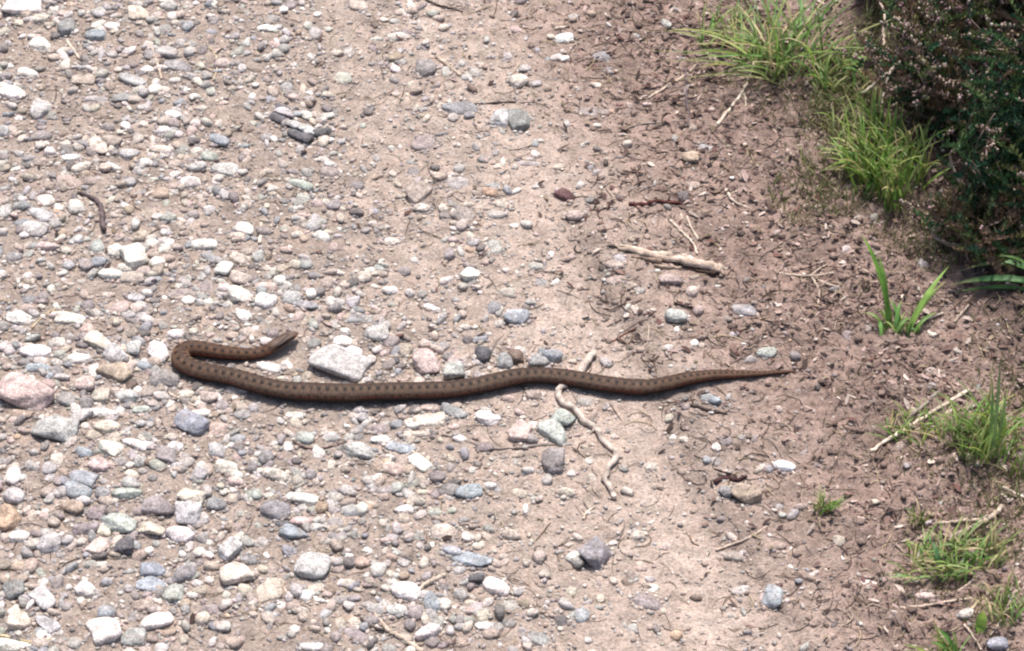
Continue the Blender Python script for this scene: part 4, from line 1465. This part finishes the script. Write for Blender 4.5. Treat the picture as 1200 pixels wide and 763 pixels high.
tuft('grass_tuft', 'grass tuft with stiff green blades at the nearest edge of the soil', 'grass tuft', (1108, 775),
     rnd_blades(24, 1112, 776, 18, 8, (16, 50), 50, 165, (.006, .03), (.0014, .003), GREENS + LIME, .1, .012)
     + [(1122, 772, 1094, 734, .03, .01, .0046, (.12, .28, .06)), (1118, 775, 1090, 752, .02, .01, .004, (.2, .36, .08))], GRP)
tuft('grass_tuft', 'thin grass tuft right of the lime green leaf', 'grass tuft', (1185, 720),
     rnd_blades(50, 1180, 712, 26, 26, (14, 44), 30, 150, (.005, .025), (.001, .0022), GREENS, .3, .012), GRP)

# dull short ground cover that nobody could count
def cover(name, spots, seed, cols):
    rs = random.Random(seed); VV, FF, CC_ = [], [], []; off = 0
    for (cx_, cy_, rx, ry, n, ln) in spots:
        for _ in range(n):
            q = rs.random() ** .5; a = rs.uniform(0, 6.283)
            p = P(cx_ + rx * q * math.cos(a), cy_ + ry * q * math.sin(a))
            base = np.array([p[0], p[1], 0]); a = rs.uniform(0, 6.283); l_ = rs.uniform(.4, 1) * ln
            VV.append(base); FF.append((a, l_, rs.uniform(.25, .8), rs.uniform(.0007, .0018), rs.choice(cols), rs.uniform(.7, 1.25)))
    B = np.array(VV); B[:, 2] = height(B[:, 0], B[:, 1]) - .0008
    VV = []; F2 = []
    for b, (a, l_, el, wd, col, k_) in zip(B, FF):
        tip = b + np.array([math.cos(a) * l_ * el, math.sin(a) * l_ * el, l_ * (1 - el * .6)])
        V_, f_, c_ = blade(b, tip, l_ * .3, wd, np.array(col) * k_, 3, 0, a)
        VV.append(V_); F2.append(f_ + off); off += len(V_); CC_.append(c_)
    link(name, mesh_np(name, np.vstack(VV), np.vstack(F2), np.vstack(CC_), True, M_GRASS), None, None, kind='stuff')


DULL = [(.17, .20, .08), (.22, .24, .11), (.13, .17, .06), (.32, .27, .17), (.24, .19, .13)]
cover('low_grass', [(940, 235, 40, 36, 320, .014), (985, 180, 50, 80, 700, .018), (1080, 270, 60, 30, 260, .018), (940, 120, 60, 40, 260, .016), (1180, 610, 40, 60, 260, .016), (1185, 480, 40, 60, 200, .016), (1000, 190, 40, 60, 260, .018), (990, 130, 40, 34, 420, .024), (1075, 130, 30, 40, 220, .03), (1030, 60, 40, 50, 300, .03), (1130, 300, 60, 20, 220, .016), (985, 130, 50, 34, 200, .018), (1080, 540, 40, 22, 90, .012), (1120, 620, 50, 26, 110, .012),
                    (1150, 590, 50, 40, 130, .014), (1100, 300, 70, 26, 160, .014), (1160, 480, 50, 40, 90, .012), (1080, 690, 44, 22, 90, .011), (870, 60, 50, 50, 160, .014), (1180, 400, 60, 60, 140, .014),
                    (1160, 720, 40, 30, 110, .012)], 5, DULL)


# ------------------------------------------------------------------ heather bushes
def heather(name, label, bx, by, hgt, spread, nst, seed, leafcols, flower, brown=.15, lean=(0, 0)):
    rs = random.Random(seed)
    base = G(bx, by)
    e = link(name, None, None, tuple(base), label=label, category='heather bush', group='heather bushes crowding the edge of the soil')
    LV, LF, LC = [], [], []; off = 0
    FV, FFc, FC = [], [], []; foff = 0
    D0, F0 = ICO[0]
    for s_ in range(nst):
        a = rs.uniform(0, 6.283); out = rs.uniform(.15, 1) * spread; hh = hgt * rs.uniform(.6, 1.05) * (1 - .35 * out / spread)
        tip = np.array([math.cos(a) * out + lean[0], math.sin(a) * out + lean[1], hh])
        b = np.array([math.cos(a) * .02, math.sin(a) * .02, -.004])
        m1 = b + (tip - b) * .4 + np.array([rs.uniform(-.02, .02), rs.uniform(-.02, .02), -hh * .08]); m2 = b + (tip - b) * .72 + np.array([rs.uniform(-.02, .02), rs.uniform(-.02, .02), .0])
        V_, F_, c_ = tube_mesh([b, m1, m2, tip], [.0021, .0016, .0011, .0006], rs.choice([(.13, .09, .07), (.24, .18, .15), (.38, .30, .25)]), 5, .15, seed * 7 + s_, 5)
        link('stem', mesh_np('stem', V_, F_, c_, True, M_WOOD), e)
        path = catmull([b, m1, m2, tip], 8)
        for k_ in range(rs.randint(9, 13)):
            i_ = rs.randint(int(len(path) * .22), len(path) - 1)
            o_ = path[i_]; a2 = rs.uniform(0, 6.283); ln = rs.uniform(.02, .05)
            dirv = np.array([math.cos(a2) * .8, math.sin(a2) * .8, rs.uniform(.2, 1.1)]); dirv /= np.linalg.norm(dirv)
            dead = rs.random() < brown
            col = np.array(rs.choice([(.17, .12, .08), (.12, .085, .065)]) if dead else rs.choice(leafcols))
            nl = int(ln / .0015)
            has_f = flower > 0 and rs.random() < flower and i_ > len(path) * .5
            for q in range(nl):
                t = q / nl
                c0 = o_ + dirv * ln * t + np.array([0, 0, -.006 * t * t])
                a3 = q * 2.4 + a2; sdv = np.array([math.cos(a3), math.sin(a3), .55]); sdv /= np.linalg.norm(sdv)
                l_ = rs.uniform(.0045, .0085) * (1 - .4 * t); wv_ = np.cross(sdv, dirv); wv_ = wv_ / max(np.linalg.norm(wv_), 1e-6) * .0014
                LV += [c0, c0 + sdv * l_ * .5 + wv_ + dirv * l_ * .3, c0 + sdv * l_ + dirv * l_ * .6, c0 + sdv * l_ * .5 - wv_ + dirv * l_ * .3]
                LF += [(off, off + 1, off + 2), (off, off + 2, off + 3)]; off += 4
                LC += [col * rs.uniform(.7, 1.3)] * 4
                if has_f and t > .25 and rs.random() < .5:
                    fc_ = np.array(rs.choice([(.42, .33, .27), (.54, .47, .38), (.46, .34, .33), (.40, .32, .22), (.26, .17, .16), (.20, .14, .11), (.15, .10, .08), (.30, .22, .16), (.38, .24, .26)]))
                    FV.append(D0 * np.array([.0016, .0016, .0026]) * np.array([rs.uniform(.5, 1.2), rs.uniform(.5, 1.2), rs.uniform(.6, 1.3)]) + c0 + sdv * .0022); FFc.append(F0 + foff); foff += len(D0)
                    FC += [fc_ * rs.uniform(.75, 1.15)] * len(D0)
    link('foliage', mesh_np('foliage', np.array(LV), np.array(LF), np.array(LC), False, M_LEAF), e, kind='stuff')
    if FV:
        link('dry_flowers', mesh_np('dry_flowers', np.vstack(FV), np.vstack(FFc), np.array(FC), True, M_LITTER), e, kind='stuff')
    return e


DKG = [(.04, .10, .05), (.06, .13, .05), (.03, .075, .045), (.11, .16, .06), (.02, .045, .03)]
BRG = [(.12, .14, .05), (.08, .10, .045), (.17, .16, .07), (.16, .11, .07)]
OLG = [(.17, .21, .08), (.12, .16, .07), (.24, .24, .12), (.20, .17, .10)]
heather('heather_bush', 'brownish heather full of pale dry bells behind the dense grass tuft', 1118, 128, .11, .085, 30, 1, BRG + DKG, .6, .4, (-.01, 0))
heather('heather_bush', 'brown flowering heather at the far edge above the bell-covered one', 1135, 50, .12, .09, 28, 2, BRG + OLG, .5, .35)
heather('heather_bush', 'dark green heather in deep shade right of the dense grass tuft', 1185, 225, .12, .09, 28, 3, DKG, .12, .08)
heather('heather_bush', 'low dark heather spilling over the litter at the bush edge', 1170, 290, .045, .065, 20, 4, DKG + BRG, .10, .35)
heather('heather_bush', 'olive heather at the far corner with a drooping stem', 1190, 90, .16, .11, 26, 5, OLG + DKG, .35, .25)
heather('heather_bush', 'dark heather beyond the big arching grass', 1060, -25, .08, .075, 22, 6, DKG + BRG, .10, .5)
heather('heather_bush', 'darkest heather at the right edge of the picture, above the broad curling blades', 1225, 190, .15, .11, 26, 7, DKG, .15, .1)
heather('heather_bush', 'heather clump half out of sight behind the far corner', 1150, -70, .15, .12, 24, 8, DKG + OLG, .3, .3)
heather('heather_bush', 'heather clump half out of sight behind the broad curling blades', 1265, 290, .12, .10, 20, 9, DKG + BRG, .15, .2)
# woody stems of the thicket that show pale among the leaves
twig([(1030, 0, .035), (1037, 18, .04), (1035, 40, .035), (1037, 54, .03), (1042, 70, .02)], (2.2, 1.6), WPALE, 'pale upright stem between the arching grass and the brown heather')
twig([(1055, 72, .03), (1045, 82, .028), (1030, 95, .02), (1010, 110, .01)], (1.6, 2.2), WCREAM, 'pale slanting stem, lower arm of the fork in front of brown heather',
     branches=[([(1045, 80, .028), (1040, 95, .022), (1036, 108, .015), (1034, 122, .01)], (1.8, 1.5))])
twig([(1153, 42, .07), (1170, 52, .07), (1188, 62, .065), (1205, 66, .06)], (1.2, 1.6), (.04, .03, .03), 'dark drooping stem near the far corner of the heather')
tuft('pale_leaf', 'pale cream dead leaf standing out in the brown heather', 'leaf', (1066, 60),
     [(1068, 58, 1053, 42, .06, .0, .006, (.66, .64, .46))])
print('built', len(bpy.data.objects))
